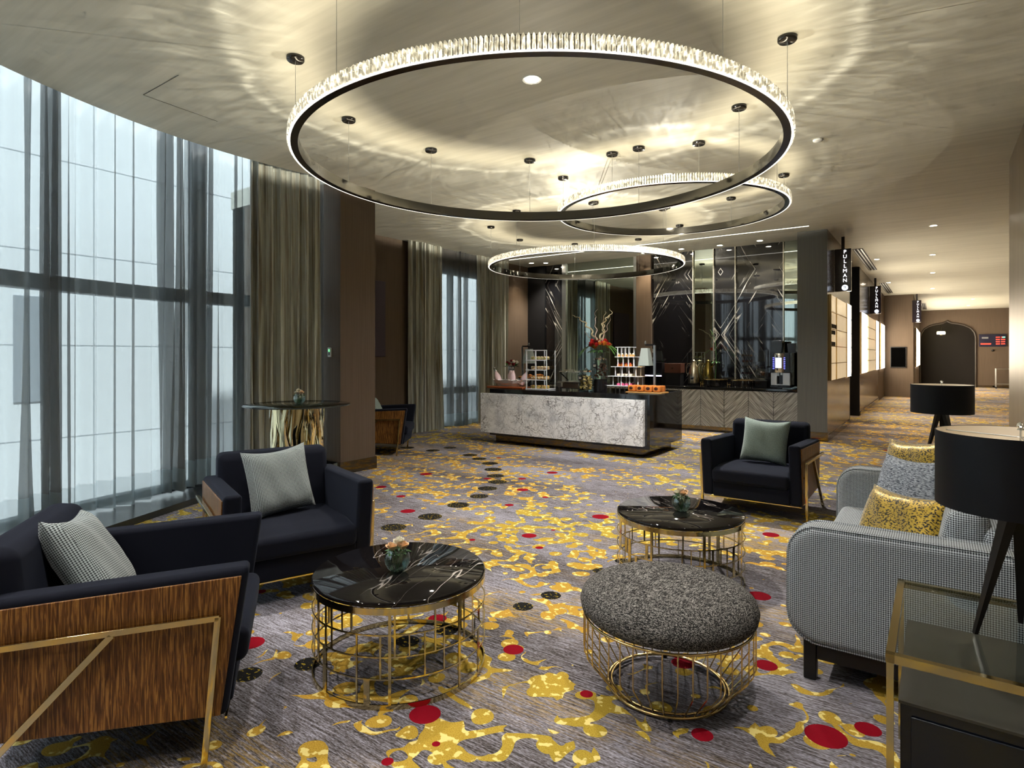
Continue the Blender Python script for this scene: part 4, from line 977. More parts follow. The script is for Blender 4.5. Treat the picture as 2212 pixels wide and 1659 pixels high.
for k in range(160):
    a = random.uniform(0, 2 * PI); r = random.random() ** .5; b.ball((.31 * r * math.cos(a), .14 * r * math.sin(a), .085 + .015 * random.random()), .014, nu=5, nv=4, j=.2)
o = b.build('ice', pbr('crushed_ice', (.85, .87, .9), .2), t); o['kind'] = 'stuff'
M['pinkmilk'] = pbr('pale_pink_drink', (.85, .64, .68), .25)
def bottle(x, y, z, tilt, label):
    t = thing('pink_bottle', label, 'bottle', (x, y, z)); t.rotation_euler = tilt; t.scale = (1.35, 1.35, 1.35)
    b = MB(); b.lathe([(0, 0), (.034, 0), (.037, .01), (.037, .09), (.030, .12), (.016, .150), (.014, .165)], 20); b.build('drink', 'pinkmilk', t, smooth=True)
    b = MB(); b.lathe([(.0145, .165), (.0155, .18), (.0155, .195), (.018, .2), (.018, .212), (0, .214)], 16); b.build('stopper', 'chrome', t, smooth=True)
for px, ti, lab in ((1084, (0, -.42, 0), 'pink bottle leaning left in the crystal ice bowl'), (1098, (0, 0, 0), 'pink bottle just left of the silver flower vase'), (1112, (0, 0, 0), 'upright pink bottle in front of the silver flower vase'), (1130, (0, .5, 0), 'pink bottle leaning right in the crystal ice bowl')):
    bottle(xatY(px, Y0), Y0 - (.05 if px != 1098 else -.07), IT + .075, ti, lab)
def blossoms(t, mats, c, R, n, r, seed=1):
    rnd = random.Random(seed)
    for k in range(n):
        a = rnd.uniform(0, 6.28); e = rnd.uniform(.1, 1.3); rr = R * rnd.uniform(.75, 1)
        p = (c[0] + rr * math.cos(a) * math.cos(e), c[1] + rr * math.sin(a) * math.cos(e) * .8, c[2] + rr * math.sin(e) * .75)
        b = rose_mb(p, r * rnd.uniform(.8, 1.2)); b.build('blossom', mats[k % len(mats)], t, smooth=True, weld=False)
def leaves(t, c, n, l, w, droop, mat, seed, name='leaf', up=.5):
    rnd = random.Random(seed)
    for k in range(n):
        a = 2 * PI * k / n + rnd.uniform(-.3, .3); ca, sa = math.cos(a), math.sin(a); vs = []; m = 8
        for i in range(m + 1):
            f = i / m; r = l * (f - .12 * f * f); z = up * l * f - droop * l * f * f; ww = w * math.sin(PI * min(1, f * .92 + .08)) + .001
            vs += [(c[0] + r * ca - ww * sa, c[1] + r * sa + ww * ca, c[2] + z), (c[0] + r * ca, c[1] + r * sa, c[2] + z - ww * .4), (c[0] + r * ca + ww * sa, c[1] + r * sa - ww * ca, c[2] + z)]
        b = MB(); b.add(vs, [(3 * i + j, 3 * i + j + 1, 3 * i + j + 4, 3 * i + j + 3) for i in range(m) for j in (0, 1)]); b.build(name, mat, t, smooth=True)
M['dkred'] = pbr('dark_red_petal', (.22, .01, .015), .6); M['red'] = pbr('red_petal', (.55, .012, .012), .55); M['orange'] = pbr('orange_petal', (.75, .22, .03), .55)
M['dkleaf'] = pbr('dark_leaf', (.02, .05, .025), .5); M['blade'] = pbr('grass_blade_leaf', (.13, .36, .06), .45)
t = thing('flower_vase', 'silver vase with a low red, cream and dark bouquet on the buffet island', 'vase of flowers', (xatY(1105, Y0 + .29), Y0 + .29, IT + .125))
b = MB(); b.lathe([(0, -.125), (.048, -.125), (.05, .1), (.055, .235), (.05, .235), (.045, .1), (0, .08)], 28); b.build('vase', 'chrome', t, smooth=True)
blossoms(t, ('dkred', 'petal_w', 'dkred', 'blade'), (0, 0, .25), .12, 14, .034, 4); leaves(t, (0, 0, .235), 12, .19, .02, .35, 'dkleaf', 3, up=.3)
# clear four shelf display
Y1 = 8.2; xa, xb = xatY(1147, Y1), xatY(1190, Y1); zt = zof((xa + xb) / 2, Y1, 757) - IT; X1 = (xa + xb) / 2; Wd = xb - xa
dsp = thing('display_tower', 'clear four shelf display tower of filled rolls on the island', 'display stand', (X1, Y1, IT))
for x in (-Wd / 2, -Wd * .03, Wd / 2):
    for y in (-.13, .13):
        b = MB(); b.box(x - .006, x + .006, y - .006, y + .006, 0, zt); b.build('post', 'acrylic_edge', dsp)
zs = [0.01, zt * .25, zt * .5, zt * .75, zt]
for i, z in enumerate(zs):
    b = MB(); b.box(-Wd / 2 - .01, Wd / 2 + .01, -.14, .14, z - .006, z + .006); b.build('shelf', 'acrylic_edge' if i == 0 else 'acrylic', dsp)
    b = MB(); b.box(-Wd / 2 - .012, Wd / 2 + .012, -.145, -.14, z - .007, z + .007); b.build('shelf_edge', 'acrylic_edge', dsp)
b = MB(); b.box(-Wd / 2, Wd / 2, .135, .139, 0, zt); b.build('back_pane', 'acrylic', dsp)
M['bun'] = pbr('golden_bun', (.62, .36, .12), .45); M['bunp'] = pbr('pale_bun', (.78, .62, .38), .5); M['filling'] = pbr('green_filling', (.25, .38, .06), .5); M['dkfill'] = pbr('brown_filling', (.10, .035, .012), .5)
M['crust'] = pbr('glazed_pastry', (.56, .18, .035), .2); M['pinkcake'] = pbr('pink_glaze', (.75, .12, .28), .2); M['cream'] = pbr('cream_icing', (.85, .80, .68), .5); M['choc'] = pbr('dark_chocolate', (.05, .015, .008), .2); M['fruit'] = pbr('red_fruit', (.5, .05, .03), .3)
def roll(bun, fill, s=.034, name='filled_roll', cat='sandwich'):
    t = thing(name, '', cat)
    b = MB(); b.ball((0, 0, .014), s, 1, .8, .45, 16, 8); b.build('bottom_bun', bun, t, smooth=True)
    b = MB(); b.ball((0, 0, .026), s * 1.04, 1, .82, .28, 14, 6, .06); b.build('filling', fill, t, smooth=True)
    b = MB(); b.ball((0, 0, .038), s * .98, 1, .8, .55, 16, 8); b.build('top_bun', bun, t, smooth=True)
    return t
for lv, (z, bun, fill, lab) in enumerate(((zs[3], 'bunp', 'filling', 'green filled roll on the top occupied shelf of the clear display tower'), (zs[2], 'bunp', 'dkfill', 'brown filled roll on the second shelf down of the clear display tower'),
                                          (zs[1], 'bun', 'cream', 'golden roll on the third shelf down of the clear display tower'), (zs[0], 'bun', 'filling', 'golden roll on the bottom shelf of the clear display tower'))):
    first = None
    for row in (0, 1):
        for k in range(3):
            r_ = roll(bun, fill) if first is None else copy_tree(first); first = first or r_
            r_.location = (X1 - Wd * .28 + Wd * .30 * k, Y1 - .07 + .09 * row, IT + z + .006); r_.rotation_euler = (0, 0, k * .7 + row); r_['label'] = lab; r_['group'] = 'rolls on shelf %s of the clear display tower' % ('four', 'three', 'two', 'one')[lv]
# pastry plates behind
Y2 = 8.75
t = thing('pastry_platter', 'low stand of golden pastries behind the clear display tower', 'platter', (xatY(1150, Y2), Y2, IT))
b = MB(); b.lathe([(0, 0), (.06, 0), (.02, .03), (.02, .12), (.25, .14), (.255, .15), (0, .148)], 28); b.build('stand', 'steel', t, smooth=True)
first = None
for k in range(14):
    a = 2.4 * k; r = .05 * math.sqrt(k) * 1.15
    if first is None:
        b = MB(); pts = [(.05 * math.cos(q), .05 * math.sin(q) - .02, .0) for q in [PI * (.1 + .8 * i / 8) for i in range(9)]]; b.tube(pts, [.004, .012, .018, .022, .024, .022, .018, .012, .004], 8); first = o = b.build('pastry', 'crust', None, smooth=True)
    else: o = first.copy(); C.objects.link(o)
    o.location = (xatY(1150, Y2) + r * math.cos(a), Y2 + r * math.sin(a), IT + .172 + .03 * (k % 2)); o.rotation_euler = (0, 0, a)
    itag(o, 'golden crescent pastry on the low stand behind the display tower', 'pastry', 'crescent pastries on the low stand')
M['lampsteel'] = pbr('pale_brushed_steel', (.50, .58, .55), .35, .45)
# carving lamps
def heat_lamp(px, Y, py0, py1, label, flip=1, first=None):
    X = xatY(px, Y); zt = zof(X, Y, py0) - IT
    t = thing('heat_lamp', label, 'food warming lamp', (X, Y, IT))
    b = MB(); b.box(-.016, .016, -.016, .016, 0, zt); b.build('post', 'steel', t, bevel=.003)
    b = MB(); b.lathe([(0, 0), (.06, 0), (.06, .012), (0, .014)], 24); b.build('base', 'steel', t, smooth=True)
    b = MB(); b.box(min(0, -.14 * flip), max(0, -.14 * flip), -.012, .012, zt - .005, zt + .02); b.build('arm', 'blackmat', t)
    cx = -.14 * flip; s0, s1 = .050, .085; vs = []
    for s_, z in ((s1, zt - .30), (s0, zt - .04)):
        vs += [(cx - s_, -s_, z), (cx + s_, -s_, z), (cx + s_, s_, z), (cx - s_, s_, z)]
    b = MB(); b.add(vs, [(4, 5, 6, 7), (0, 1, 5, 4), (1, 2, 6, 5), (2, 3, 7, 6), (3, 0, 4, 7)]); b.build('lamp_shade', 'lampsteel', t)
    b = MB(); b.lathe([(0, 0), (.018, 0), (.018, .03), (.01, .034), (.01, .05), (0, .052)], 14, (cx, 0, zt + .02)); b.build('knob', 'chrome', t, smooth=True)
    b = MB(); b.ball((cx, 0, zt - .2), .035); b.build('bulb', emis('heat_bulb', (1, .5, .2), 25.), t, smooth=True)
heat_lamp(1414, 8.40, 746, 0, 'silver heat lamp with tapered shade at the right end of the island', 1)
heat_lamp(1129, 8.95, 749, 0, 'silver heat lamp with dark arm behind the left display tower', -1)
# chafing dish
Y3 = 8.3; X3 = (xatY(1217, Y3) + xatY(1262, Y3)) / 2
t = thing('chafing_dish', 'chrome chafing dish with half open clear lid on the island', 'chafing dish', (X3, Y3, IT))
b = MB(); b.box(-.19, .19, -.16, .16, .03, .13); b.build('pan', 'chrome', t, bevel=.015)
b = MB(); b.box(-.20, .20, -.17, .17, .125, .145); b.build('rim', 'chrome', t, bevel=.006)
for x in (-.17, .17):
    for y in (-.14, .14): b = MB(); b.box(x - .012, x + .012, y - .012, y + .012, 0, .04); b.build('leg', 'chrome', t)
b = MB(); b.ext([(-.16, .0), (-.13, .05), (.13, .06), (.17, 0)], 'x', -.19, .19); lid = b.build('lid', 'acrylic', t, loc=(0, .02, .22), rot=(math.radians(-28), 0, 0))
b = MB()
for p, q in (((-.19, -.16, 0), (.19, -.16, 0)), ((.19, -.16, 0), (.19, .17, 0)), ((.19, .17, 0), (-.19, .17, 0)), ((-.19, .17, 0), (-.19, -.16, 0))): b.bar(p, q, .014)
b.build('lid_frame', 'chrome', t, loc=(0, .02, .22), rot=(math.radians(-28), 0, 0))
b = MB(); b.tube([(-.08, -.175, 0), (-.08, -.2, .01), (.08, -.2, .01), (.08, -.175, 0)], .007, 8); b.build('handle', 'chrome', t, loc=(0, .02, .22), rot=(math.radians(-28), 0, 0))
b = MB(); b.box(-.205, -.12, -.185, -.16, .06, .12); b.build('latch', 'steel', t)
# jars
def jar(px, Y, z, r, h, label, content, cmat, seed):
    t = thing('glass_jar', label, 'jar', (xatY(px, Y), Y, z))
    b = MB(); b.lathe([(0, 0), (r * .92, 0), (r, .012), (r, h * .78), (r * .86, h * .86), (r * .86, h * .9), (r * .82, h * .9), (r * .82, h * .85), (r * .95, h * .77), (r * .95, .015), (0, .01)], 32); b.build('glass', 'acrylic', t, smooth=True)
    b = MB(); b.lathe([(r * .88, h * .88), (r * .9, h * .95), (r * .3, h * .985), (r * .16, h * 1.0), (r * .2, h * 1.03), (0, h * 1.06)], 28); b.build('lid', 'chrome', t, smooth=True)
    rnd = random.Random(seed); b = MB(); rr = .019
    for k in range(130 if content else 60):
        a = rnd.uniform(0, 6.28); q = (r * .93 - rr) * rnd.random() ** .5; b.ball((q * math.cos(a), q * math.sin(a), .03 + rnd.random() * h * .64), rr, 1, .75, .7, 8, 6, .1)
    o = b.build('contents', cmat, t, smooth=True); o['kind'] = 'stuff'
    vs = []; n = 20; a0 = -PI / 2 - YAW * .6   # oval label facing the room
    b = MB(); ow, oh = .062, .034; pts = [(0, 0)] + [(ow * math.cos(2 * PI * i / n), oh * math.sin(2 * PI * i / n)) for i in range(n)]
    for u, v in pts: a = a0 + u / r; vs.append(((r + .002) * math.cos(a), (r + .002) * math.sin(a), h * .62 + v))
    b.add(vs, [(0, 1 + i, 1 + (i + 1) % n) for i in range(n)]); b.build('label', 'blackmat', t)
    b = MB()
    for dv, wd in ((.010, .030), (-.008, .026)):
        q = [((r + .0035) * math.cos(a0 + u / r), (r + .0035) * math.sin(a0 + u / r), h * .62 + dv + e) for u in (-wd, 0, wd) for e in (-.004, .004)]
        b.add(q, [(0, 2, 3, 1), (2, 4, 5, 3)])
    b.build('label_marks', 'cream', t)
M['nuts'] = pbr('olives_and_nuts', (.32, .22, .06), .4)
jar(1266, 8.08, IT, .118, .34, 'lidded glass jar of green and brown snacks on the island', 1, 'nuts', 2)
t = thing('jar_pedestal', 'round black pedestal under the tall dark glass jar', 'pedestal', (xatY(1297, 8.25), 8.25, IT)); b = MB(); b.lathe([(0, 0), (.10, 0), (.10, .19), (0, .19)], 36); b.build('drum', 'black', t, smooth=True)
jar(1297, 8.25, IT + .19, .12, .33, 'tall glass jar with dark contents on the black pedestal', 0, 'choc', 5)
# tall bouquet
Y4 = 8.75
t = thing('tall_bouquet', 'tall glass vase of red and orange flowers with twisted pale branches', 'vase of flowers', (xatY(1293, Y4), Y4, IT))
zb_ = zof(xatY(1293, Y4), Y4, 757) - IT
b = MB(); b.lathe([(0, 0), (.07, 0), (.075, .02), (.085, zb_), (.078, zb_), (.066, .03), (0, .02)], 28); b.build('vase', 'acrylic', t, smooth=True)
b = MB()
for k in range(16):
    a = k * 1.1; b.tube([(.05 * math.cos(a), .05 * math.sin(a), .02), (-.04 * math.cos(a + .5), -.04 * math.sin(a + .5), zb_)], .005, 5)
b.build('stems', pbr('pale_stems', (.45, .55, .35), .5), t)
blossoms(t, ('red', 'orange', 'red', 'dkred'), (0, 0, zb_ + .03), .20, 26, .045, 8)
leaves(t, (0, 0, zb_), 20, .22, .03, .5, 'leafm', 5, up=.3)
M['branch'] = pbr('twisted_pale_branch', (.60, .52, .34), .6); M['branch2'] = pbr('pinkish_twig', (.62, .48, .42), .6)
def branch(px_pts, r0, mat, seed):
    pts = []
    for (px, py) in px_pts:
        X, Z = at(px, py, Y4); pts.append(Vector((X - t.location.x, 0, Z - IT)))
    fine = []; rnd = random.Random(seed)
    for i in range(len(pts) - 1):
        for j in range(6):
            f = j / 6; p = pts[i].lerp(pts[i + 1], f); q = len(fine) * .9; fine.append(p + Vector((.012 * math.sin(q), .03 * math.sin(q * .6 + seed), 0)))
    fine.append(pts[-1]); n = len(fine)
    b = MB(); b.tube(fine, [r0 * (1 - .75 * i / n) for i in range(n)], 7); b.build('branch', mat, t, smooth=True)
branch([(1290, 738), (1281, 722), (1279, 713), (1269, 706), (1263, 696), (1257, 694), (1250, 686), (1243, 684), (1236, 680)], .017, 'branch', 1)
branch([(1285, 738), (1290, 720), (1285, 705), (1288, 690), (1284, 682), (1291, 668)], .009, 'branch2', 2)
branch([(1296, 738), (1299, 722), (1306, 712), (1300, 700), (1309, 690), (1315, 683), (1313, 688), (1320, 678), (1318, 667)], .016, 'branch', 3)
branch([(1302, 738), (1306, 718), (1314, 705), (1318, 686)], .008, 'branch2', 4)
branch([(1294, 738), (1304, 726), (1304, 712), (1303, 700), (1305, 686), (1307, 673)], .010, 'branch', 5)
branch([(1277, 738), (1270, 725), (1264, 715)], .007, 'branch2', 6)
for i, (sx, l) in enumerate(((-1, .46), (-1, .40), (1, .50), (1, .46), (1, .38), (1, .42), (-1, .34))):
    b = MB(); vs = []; m = 10
    for j in range(m + 1):
        f = j / m; x = sx * l * f * (1 - .1 * f) ; y = -.03 * i * f + .06 * f; z = zb_ + .06 + l * (.55 * f - 1.05 * f * f) * (1 if sx > 0 else .8); ww = .022 * math.sin(PI * min(1, .1 + .9 * f)) + .002
        vs += [(x, y - ww, z), (x, y, z - .005), (x, y + ww, z)]
    b.add(vs, [(3 * j + q, 3 * j + q + 1, 3 * j + q + 4, 3 * j + q + 3) for j in range(m) for q in (0, 1)]); b.build('blade_leaf', 'blade', t, smooth=True)
# stepped cake stand
Y5 = 8.48; Xc = xatY(1352, Y5)
cs = thing('cake_stand', 'stepped clear stand with five levels of small cakes on the island', 'cake stand', (Xc, Y5, IT))
lev = [(750, 1336, 1368), (771, 1335, 1380), (792, 1328, 1386), (812.5, 1322, 1392), (833, 1315, 1396)]
zl = []
for i, (py, a_, c_) in enumerate(lev):
    z = zof(Xc, Y5, py) - IT; zl.append(z); x0, x1 = xatY(a_, Y5) - Xc, xatY(c_, Y5) - Xc
    b = MB(); b.box(x0, x1, -.11 - .012 * i, .11 + .012 * i, z - .005, z + .005); b.build('shelf', 'acrylic_edge', cs)
    zn = (zof(Xc, Y5, lev[i + 1][0]) - IT) if i < 4 else 0
    for k in range(4):
        x = x0 + (x1 - x0) * (.12 + .76 * k / 3)
        for y in (-.09, .09): b = MB(); b.lathe([(.009, zn), (.009, z)], 8, (x, y, 0)); b.build('post', 'acrylic_edge', cs)
specs = ((1, 'bun', 'cream', 'little cream topped pastry on the second level of the stepped cake stand', 'cream pastries on level two'), (2, 'crust', 'fruit', 'little fruit tart on the middle level of the stepped cake stand', 'fruit tarts on level three'),
         (3, 'cream', 'choc', 'small cream cake with dark berries on the fourth level of the stepped cake stand', 'cream cakes on level four'), (4, 'pinkcake', 'cream', 'pink glazed cake on the lowest level of the stepped cake stand', 'pink cakes on level five'))
for i, m1, m2, lab, grp in specs:
    first = None
    for row in (-.05, .05):
        for k in range(4):
            if first is None:
                r_ = thing('small_cake', '', 'cake'); b = MB(); b.lathe([(0, 0), (.024, 0), (.027, .012), (.025, .032), (0, .034)], 14); b.build('cake_base', m1, r_, smooth=True); b = MB(); b.ball((0, 0, .04), .014); b.build('topping', m2, r_, smooth=True); first = r_
            else: r_ = copy_tree(first)
            r_.location = (Xc - .09 + .065 * k, Y5 + row - .02, IT + zl[i] + .005); r_['label'] = lab; r_['group'] = grp
# board of glazed loaves
Y6 = 8.09; Xb = (xatY(1366, Y6) + xatY(1430, Y6)) / 2
t = thing('bread_board', 'square wooden board under glazed loaves at the right end of the island', 'board', (Xb, Y6, IT))
b = MB(); b.box(-.27, .27, -.135, .135, .015, .035); b.build('board', pbr('honey_wood', (.45, .25, .08), .4), t, bevel=.004)
b = MB(); b.box(-.24, .22, -.12, .12, 0, .015); b.build('tray', 'white', t)
first = None
for k in range(8):
    if first is None:
        r_ = thing('glazed_loaf', '', 'bread'); b = MB(); b.box(-.055, .055, -.055, .055, 0, .09); b.build('loaf', 'crust', r_, bevel=.02, seg=3); b = MB(); b.ball((0, -.053, .05), .03, 1, .35, .8, 14, 8); b.build('swirl', 'choc', r_, smooth=True); first = r_
    else: r_ = copy_tree(first)
    r_.location = (Xb - .19 + .125 * (k % 4), Y6 - .065 + .12 * (k // 4), IT + .035); r_.rotation_euler = (0, 0, .05 * (k % 3 - 1))
    r_['label'] = 'orange glazed loaf with a dark swirl on the wooden board'; r_['group'] = 'glazed loaves on the board'

# ------------------------------------------------------------------ back counter
CT = .85
edges = [xatY(p, 11.5) for p in (1467, 1513.8, 1564.4, 1616.8, 1671.2, 1729)]
wd = edges[1] - edges[0]; edges = [edges[0] - wd * k for k in range(7, 0, -1)] + edges
names = ['eighth', 'seventh', 'sixth', 'fifth', 'fourth', 'third', 'second']
def chev_door(x0, x1, z0, z1, sgn, parent):
    me = bpy.data.meshes.new('door'); y = -.012
    vs = [(x0, y, z0), (x1, y, z0), (x1, y, z1), (x0, y, z1), (x0, .01, z0), (x1, .01, z0), (x1, .01, z1), (x0, .01, z1)]
    me.from_pydata(vs, [], [(0, 1, 2, 3), (4, 7, 6, 5), (0, 4, 5, 1), (3, 2, 6, 7), (0, 3, 7, 4), (1, 5, 6, 2)]); u = me.uv_layers.new(name='uv')
    for lp in me.loops: v = me.vertices[lp.vertex_index].co; u.data[lp.index].uv = (v.x * sgn, v.z)
    me.materials.append(M['chevron']); o = bpy.data.objects.new('door', me); C.objects.link(o); o.parent = parent
n_ = len(edges) - 1
for i in range(n_):
    x0, x1 = edges[i], edges[i + 1]; k = n_ - 1 - i
    lab = 'grey chevron wood cabinet front, ' + ('rightmost one beside the grey post' if k == 0 else ('%s from the grey post along the back counter' % ['', 'second', 'third', 'fourth', 'fifth', 'sixth', 'seventh', 'eighth', 'ninth', 'tenth', 'eleventh', 'twelfth'][k]))
    c = thing('base_cabinet', lab, 'cabinet', ((x0 + x1) / 2, 11.5, 0)); w_ = (x1 - x0) / 2
    b = MB(); b.box(-w_ + .001, w_ - .001, .012, .44, .10, CT - .04); b.build('carcass', 'blackmat', c)
    b = MB(); b.box(-w_ + .001, w_ - .001, .06, .42, 0, .10); b.build('toe_kick', 'bronze', c)
    chev_door(-w_ + .004, w_ - .004, .10, CT - .055, 1 if k % 2 else -1, c)
b = MB(); b.box(edges[0] - .02, -1.955, 11.47, 12.0, CT - .04, CT); tag(b.build('worktop', 'island_black', bevel=.003, seg=1), 'long black stone worktop over the chevron cabinets', 'worktop')
YB = 11.72
def box_thing(name, px0, px1, py0, py1, Y, dp, label, cat, mat):
    x0, x1 = xatY(px0, Y), xatY(px1, Y); z1 = zof((x0 + x1) / 2, Y, py0); return x0, x1, z1
# tea shelf box and wooden box
x0, x1, z1 = box_thing('', 1395, 1433, 783, 0, YB, 0, '', '', ''); w_ = (x1 - x0) / 2; z1 -= CT
t = thing('tea_display', 'dark open display box with a lit shelf and small plant on the counter', 'display box', ((x0 + x1) / 2, YB + .05, CT))
b = MB(); b.box(-w_, w_, -.12, .14, z1 - .012, z1); b.box(-w_, -w_ + .012, -.12, .14, 0, z1); b.box(w_ - .012, w_, -.12, .14, 0, z1); b.box(-w_, w_, .13, .14, 0, z1); b.box(-w_, w_, -.12, .14, .16, .175); b.build('case', 'blackwood', t)
b = MB(); b.box(-w_ + .015, w_ - .015, -.115, -.10, .175, .20); b.build('lit_edge', emis('shelf_glow', (.75, .7, 1), 1.2), t)
leaves(t, (0, 0, .18), 9, .12, .012, .5, 'leafm', 8, up=.9)
x0, x1, z1 = box_thing('', 1438, 1473, 785, 0, YB, 0, '', '', ''); w_ = (x1 - x0) / 2; z1 -= CT
t = thing('wooden_chest', 'dark reddish wooden chest on a black stand on the counter', 'box', ((x0 + x1) / 2, YB + .05, CT))
b = MB(); b.box(-w_, w_, -.12, .12, z1 - .19, z1); b.build('chest', pbr('mahogany', (.075, .028, .018), .3), t, bevel=.006)
b = MB(); b.box(-w_ * .9, w_ * .9, -.10, .10, 0, z1 - .19); b.build('stand', 'blackmat', t)
b = MB(); b.box(-.02, .02, -.128, -.12, z1 - .11, z1 - .08); b.build('clasp', 'brass', t)
def jug(px, label, mat, py_top, seed):
    YJ = 11.88; X = xatY(px, YJ); h = zof(X, YJ, py_top) - CT - .04
    t = thing('thermos_jug', label, 'jug', (X, YJ, CT))
    b = MB(); b.lathe([(0, 0), (.09, 0), (.09, .04), (0, .04)], 24); b.build('stand', 'blackmat', t, smooth=True)
    b = MB(); b.lathe([(0, .04), (.115, .045), (.118, .07), (.112, .04 + h * .35), (.085, .04 + h * .65), (.045, .04 + h * .86), (.04, .04 + h * .9), (0, .04 + h * .9)], 32); b.build('body', mat, t, smooth=True)
    b = MB(); b.lathe([(.042, 0), (.045, .02), (.02, .035), (.014, .05), (0, .052)], 20, (0, 0, .04 + h * .9)); b.build('lid', mat, t, smooth=True)
    b = MB(); b.tube([(-.05, 0, .04 + h * .84), (-.13, 0, .04 + h * .82), (-.155, 0, .04 + h * .7), (-.15, 0, .04 + h * .45), (-.115, 0, .04 + h * .33)], .008, 8); b.build('handle', mat, t, smooth=True)
    b = MB(); b.tube([(.07, 0, .04 + h * .7), (.11, 0, .04 + h * .8), (.125, 0, .04 + h * .86)], [.016, .011, .009], 8); b.build('spout', mat, t, smooth=True)
    b = MB(); b.lathe([(0, 0), (.03, 0), (.032, .004), (0, .006)], 20); b.build('badge', 'chrome' if mat != 'jugdark' else 'brass', t, smooth=True, loc=(0, -.116, .04 + h * .25), rot=(PI / 2, 0, 0))
M['jugdark'] = pbr('dark_brass_jug', (.20, .15, .04), .2, 1.); M['jugsilver'] = pbr('champagne_steel_jug', (.62, .55, .42), .22, 1.)
jug(1499, 'champagne silver thermos jug on the back counter', 'jugsilver', 777, 1); jug(1530, 'dark brass thermos jug to the right of the silver jug', 'jugdark', 777, 2)
for px, lab in ((1546, 'round black pan warmer with gold rim below the dark brass jug'), (1605, 'round black pan warmer with gold rim left of the coffee machine')):
    Yp = 11.68; t = thing('pan_warmer', lab, 'food warmer', (xatY(px, Yp), Yp, CT)); r = .205
    b = MB(); b.lathe([(0, .02), (r, .02), (r + .006, .06), (r + .006, .135), (0, .135)], 40); b.build('drum', 'black', t, smooth=True)
    b = MB(); b.lathe([(r + .004, .128), (r + .014, .132), (r + .014, .142), (r - .02, .148), (r - .02, .14)], 40); b.build('gold_rim', 'gold', t, smooth=True)
    for k in range(14):
        a = 2 * PI * k / 14; b = MB(); b.lathe([(.007, .0), (.007, .13)], 6, ((r + .014) * math.cos(a), (r + .014) * math.sin(a), 0)); b.build('chrome_rib', 'chrome', t)
    b = MB(); b.tube([(-r - .01, -.04, .045), (-r - .07, -.04, .045), (-r - .07, .04, .045), (-r - .01, .04, .045)], .006, 6); b.tube([(-r - .07, -.04, 0), (-r - .07, -.04, .09)], .006, 6); b.tube([(-r - .03, -.04, 0), (-r - .03, -.04, .09)], .006, 6); b.build('side_handle', 'gold', t)
# glass dispenser
X = xatY(1646, YB); t = thing('juice_dispenser', 'clear glass dispenser on a dark base left of the coffee machine', 'dispenser', (X, YB, CT))
b = MB(); b.box(-.11, .11, -.11, .11, 0, .14); b.build('base', 'black', t, bevel=.01); b = MB(); b.lathe([(.0, .14), (.085, .14), (.10, .18), (.10, .32), (.06, .37)], 28); b.build('glass', 'acrylic', t, smooth=True); b = MB(); b.lathe([(.062, .365), (.064, .39), (0, .40)], 24); b.build('lid', 'black', t, smooth=True)
# coffee machine
x0, x1 = xatY(1666, YB - .1), xatY(1709, YB - .1); X = (x0 + x1) / 2; w_ = (x1 - x0) / 2; zt = zof(X, YB - .1, 762) - CT
t = thing('coffee_machine', 'tall black coffee machine with lit screen and two bean hoppers', 'coffee machine', (X, YB, CT))
b = MB(); b.box(-w_, w_, -.06, .2, .03, zt); b.box(-w_, w_, -.18, -.04, zt * .45, zt); b.box(-w_, w_, -.2, .2, .02, .07); b.build('body', 'black', t, bevel=.006)
b = MB(); b.box(-w_ + .01, -w_ * .35, -.17, -.05, .07, zt * .44); b.box(w_ * .25, w_ - .01, -.17, -.05, .07, zt * .44); b.build('steel_panel', 'steel', t)
b = MB(); b.lathe([(.10, 0), (.105, .01), (.105, zt * .5), (.10, zt * .52)], 20, (-.02, -.12, zt * .46), a0=PI, a1=2 * PI); b.build('front_bezel', 'chrome', t, smooth=True)
b = MB(); b.box(-.07, .03, -.232, -.226, zt * .58, zt * .86); b.build('screen', emis('coffee_screen', (.55, .7, 1), 1.1), t)
b = MB()
for sx in (-.115, .075):
    for k in range(7): b.box(sx - .008, sx + .008, -.19, -.182, zt * (.55 + .05 * k), zt * (.57 + .05 * k))
b.build('buttons', emis('blue_buttons', (.15, .15, .9), 1.2), t)
b = MB(); b.box(-.06, -.02, -.16, -.10, zt * .36, zt * .46); b.box(.0, .03, -.16, -.10, zt * .38, zt * .46); b.build('spout', 'steel', t)
b = MB(); b.box(-.08, .04, -.19, -.06, .07, .085); b.build('drip_tray', 'steel', t)
for sx, sw, zz in ((-.075, .095, .22), (.17, .075, .17)):
    vs = []
    for q, z in ((sw * .8, zt), (sw, zt + zz)):
        vs += [(sx - q, -.09, z), (sx + q, -.09, z), (sx + q, .09, z), (sx - q, .09, z)]
    b = MB(); b.add(vs, [(0, 3, 2, 1), (4, 5, 6, 7), (0, 1, 5, 4), (1, 2, 6, 5), (2, 3, 7, 6), (3, 0, 4, 7)]); b.build('bean_hopper', pbr('smoked_plastic', (.02, .02, .018), .1), t, bevel=.006)
# orchid
X = xatY(1545, 11.93); t = thing('orchid', 'slender green orchid stem in front of the mirror strip', 'plant', (X, 11.93, CT))
b = MB(); b.lathe([(0, 0), (.04, 0), (.05, .10), (.045, .10), (0, .09)], 20); b.build('pot', 'black', t, smooth=True)
b = MB(); zt = zof(X, 11.9, 712) - CT; b.tube([(0, 0, .09), (.02, 0, zt * .5), (.0, 0, zt * .8), (-.06, 0, zt * .95), (-.10, 0, zt)], .006, 6); b.build('stem', 'leafm', t, smooth=True)
leaves(t, (.01, 0, zt * .42), 5, .10, .022, .9, 'leafm', 5, up=.7); leaves(t, (-.05, 0, zt * .92), 4, .05, .012, .3, 'blade', 6, up=.4, name='bud')

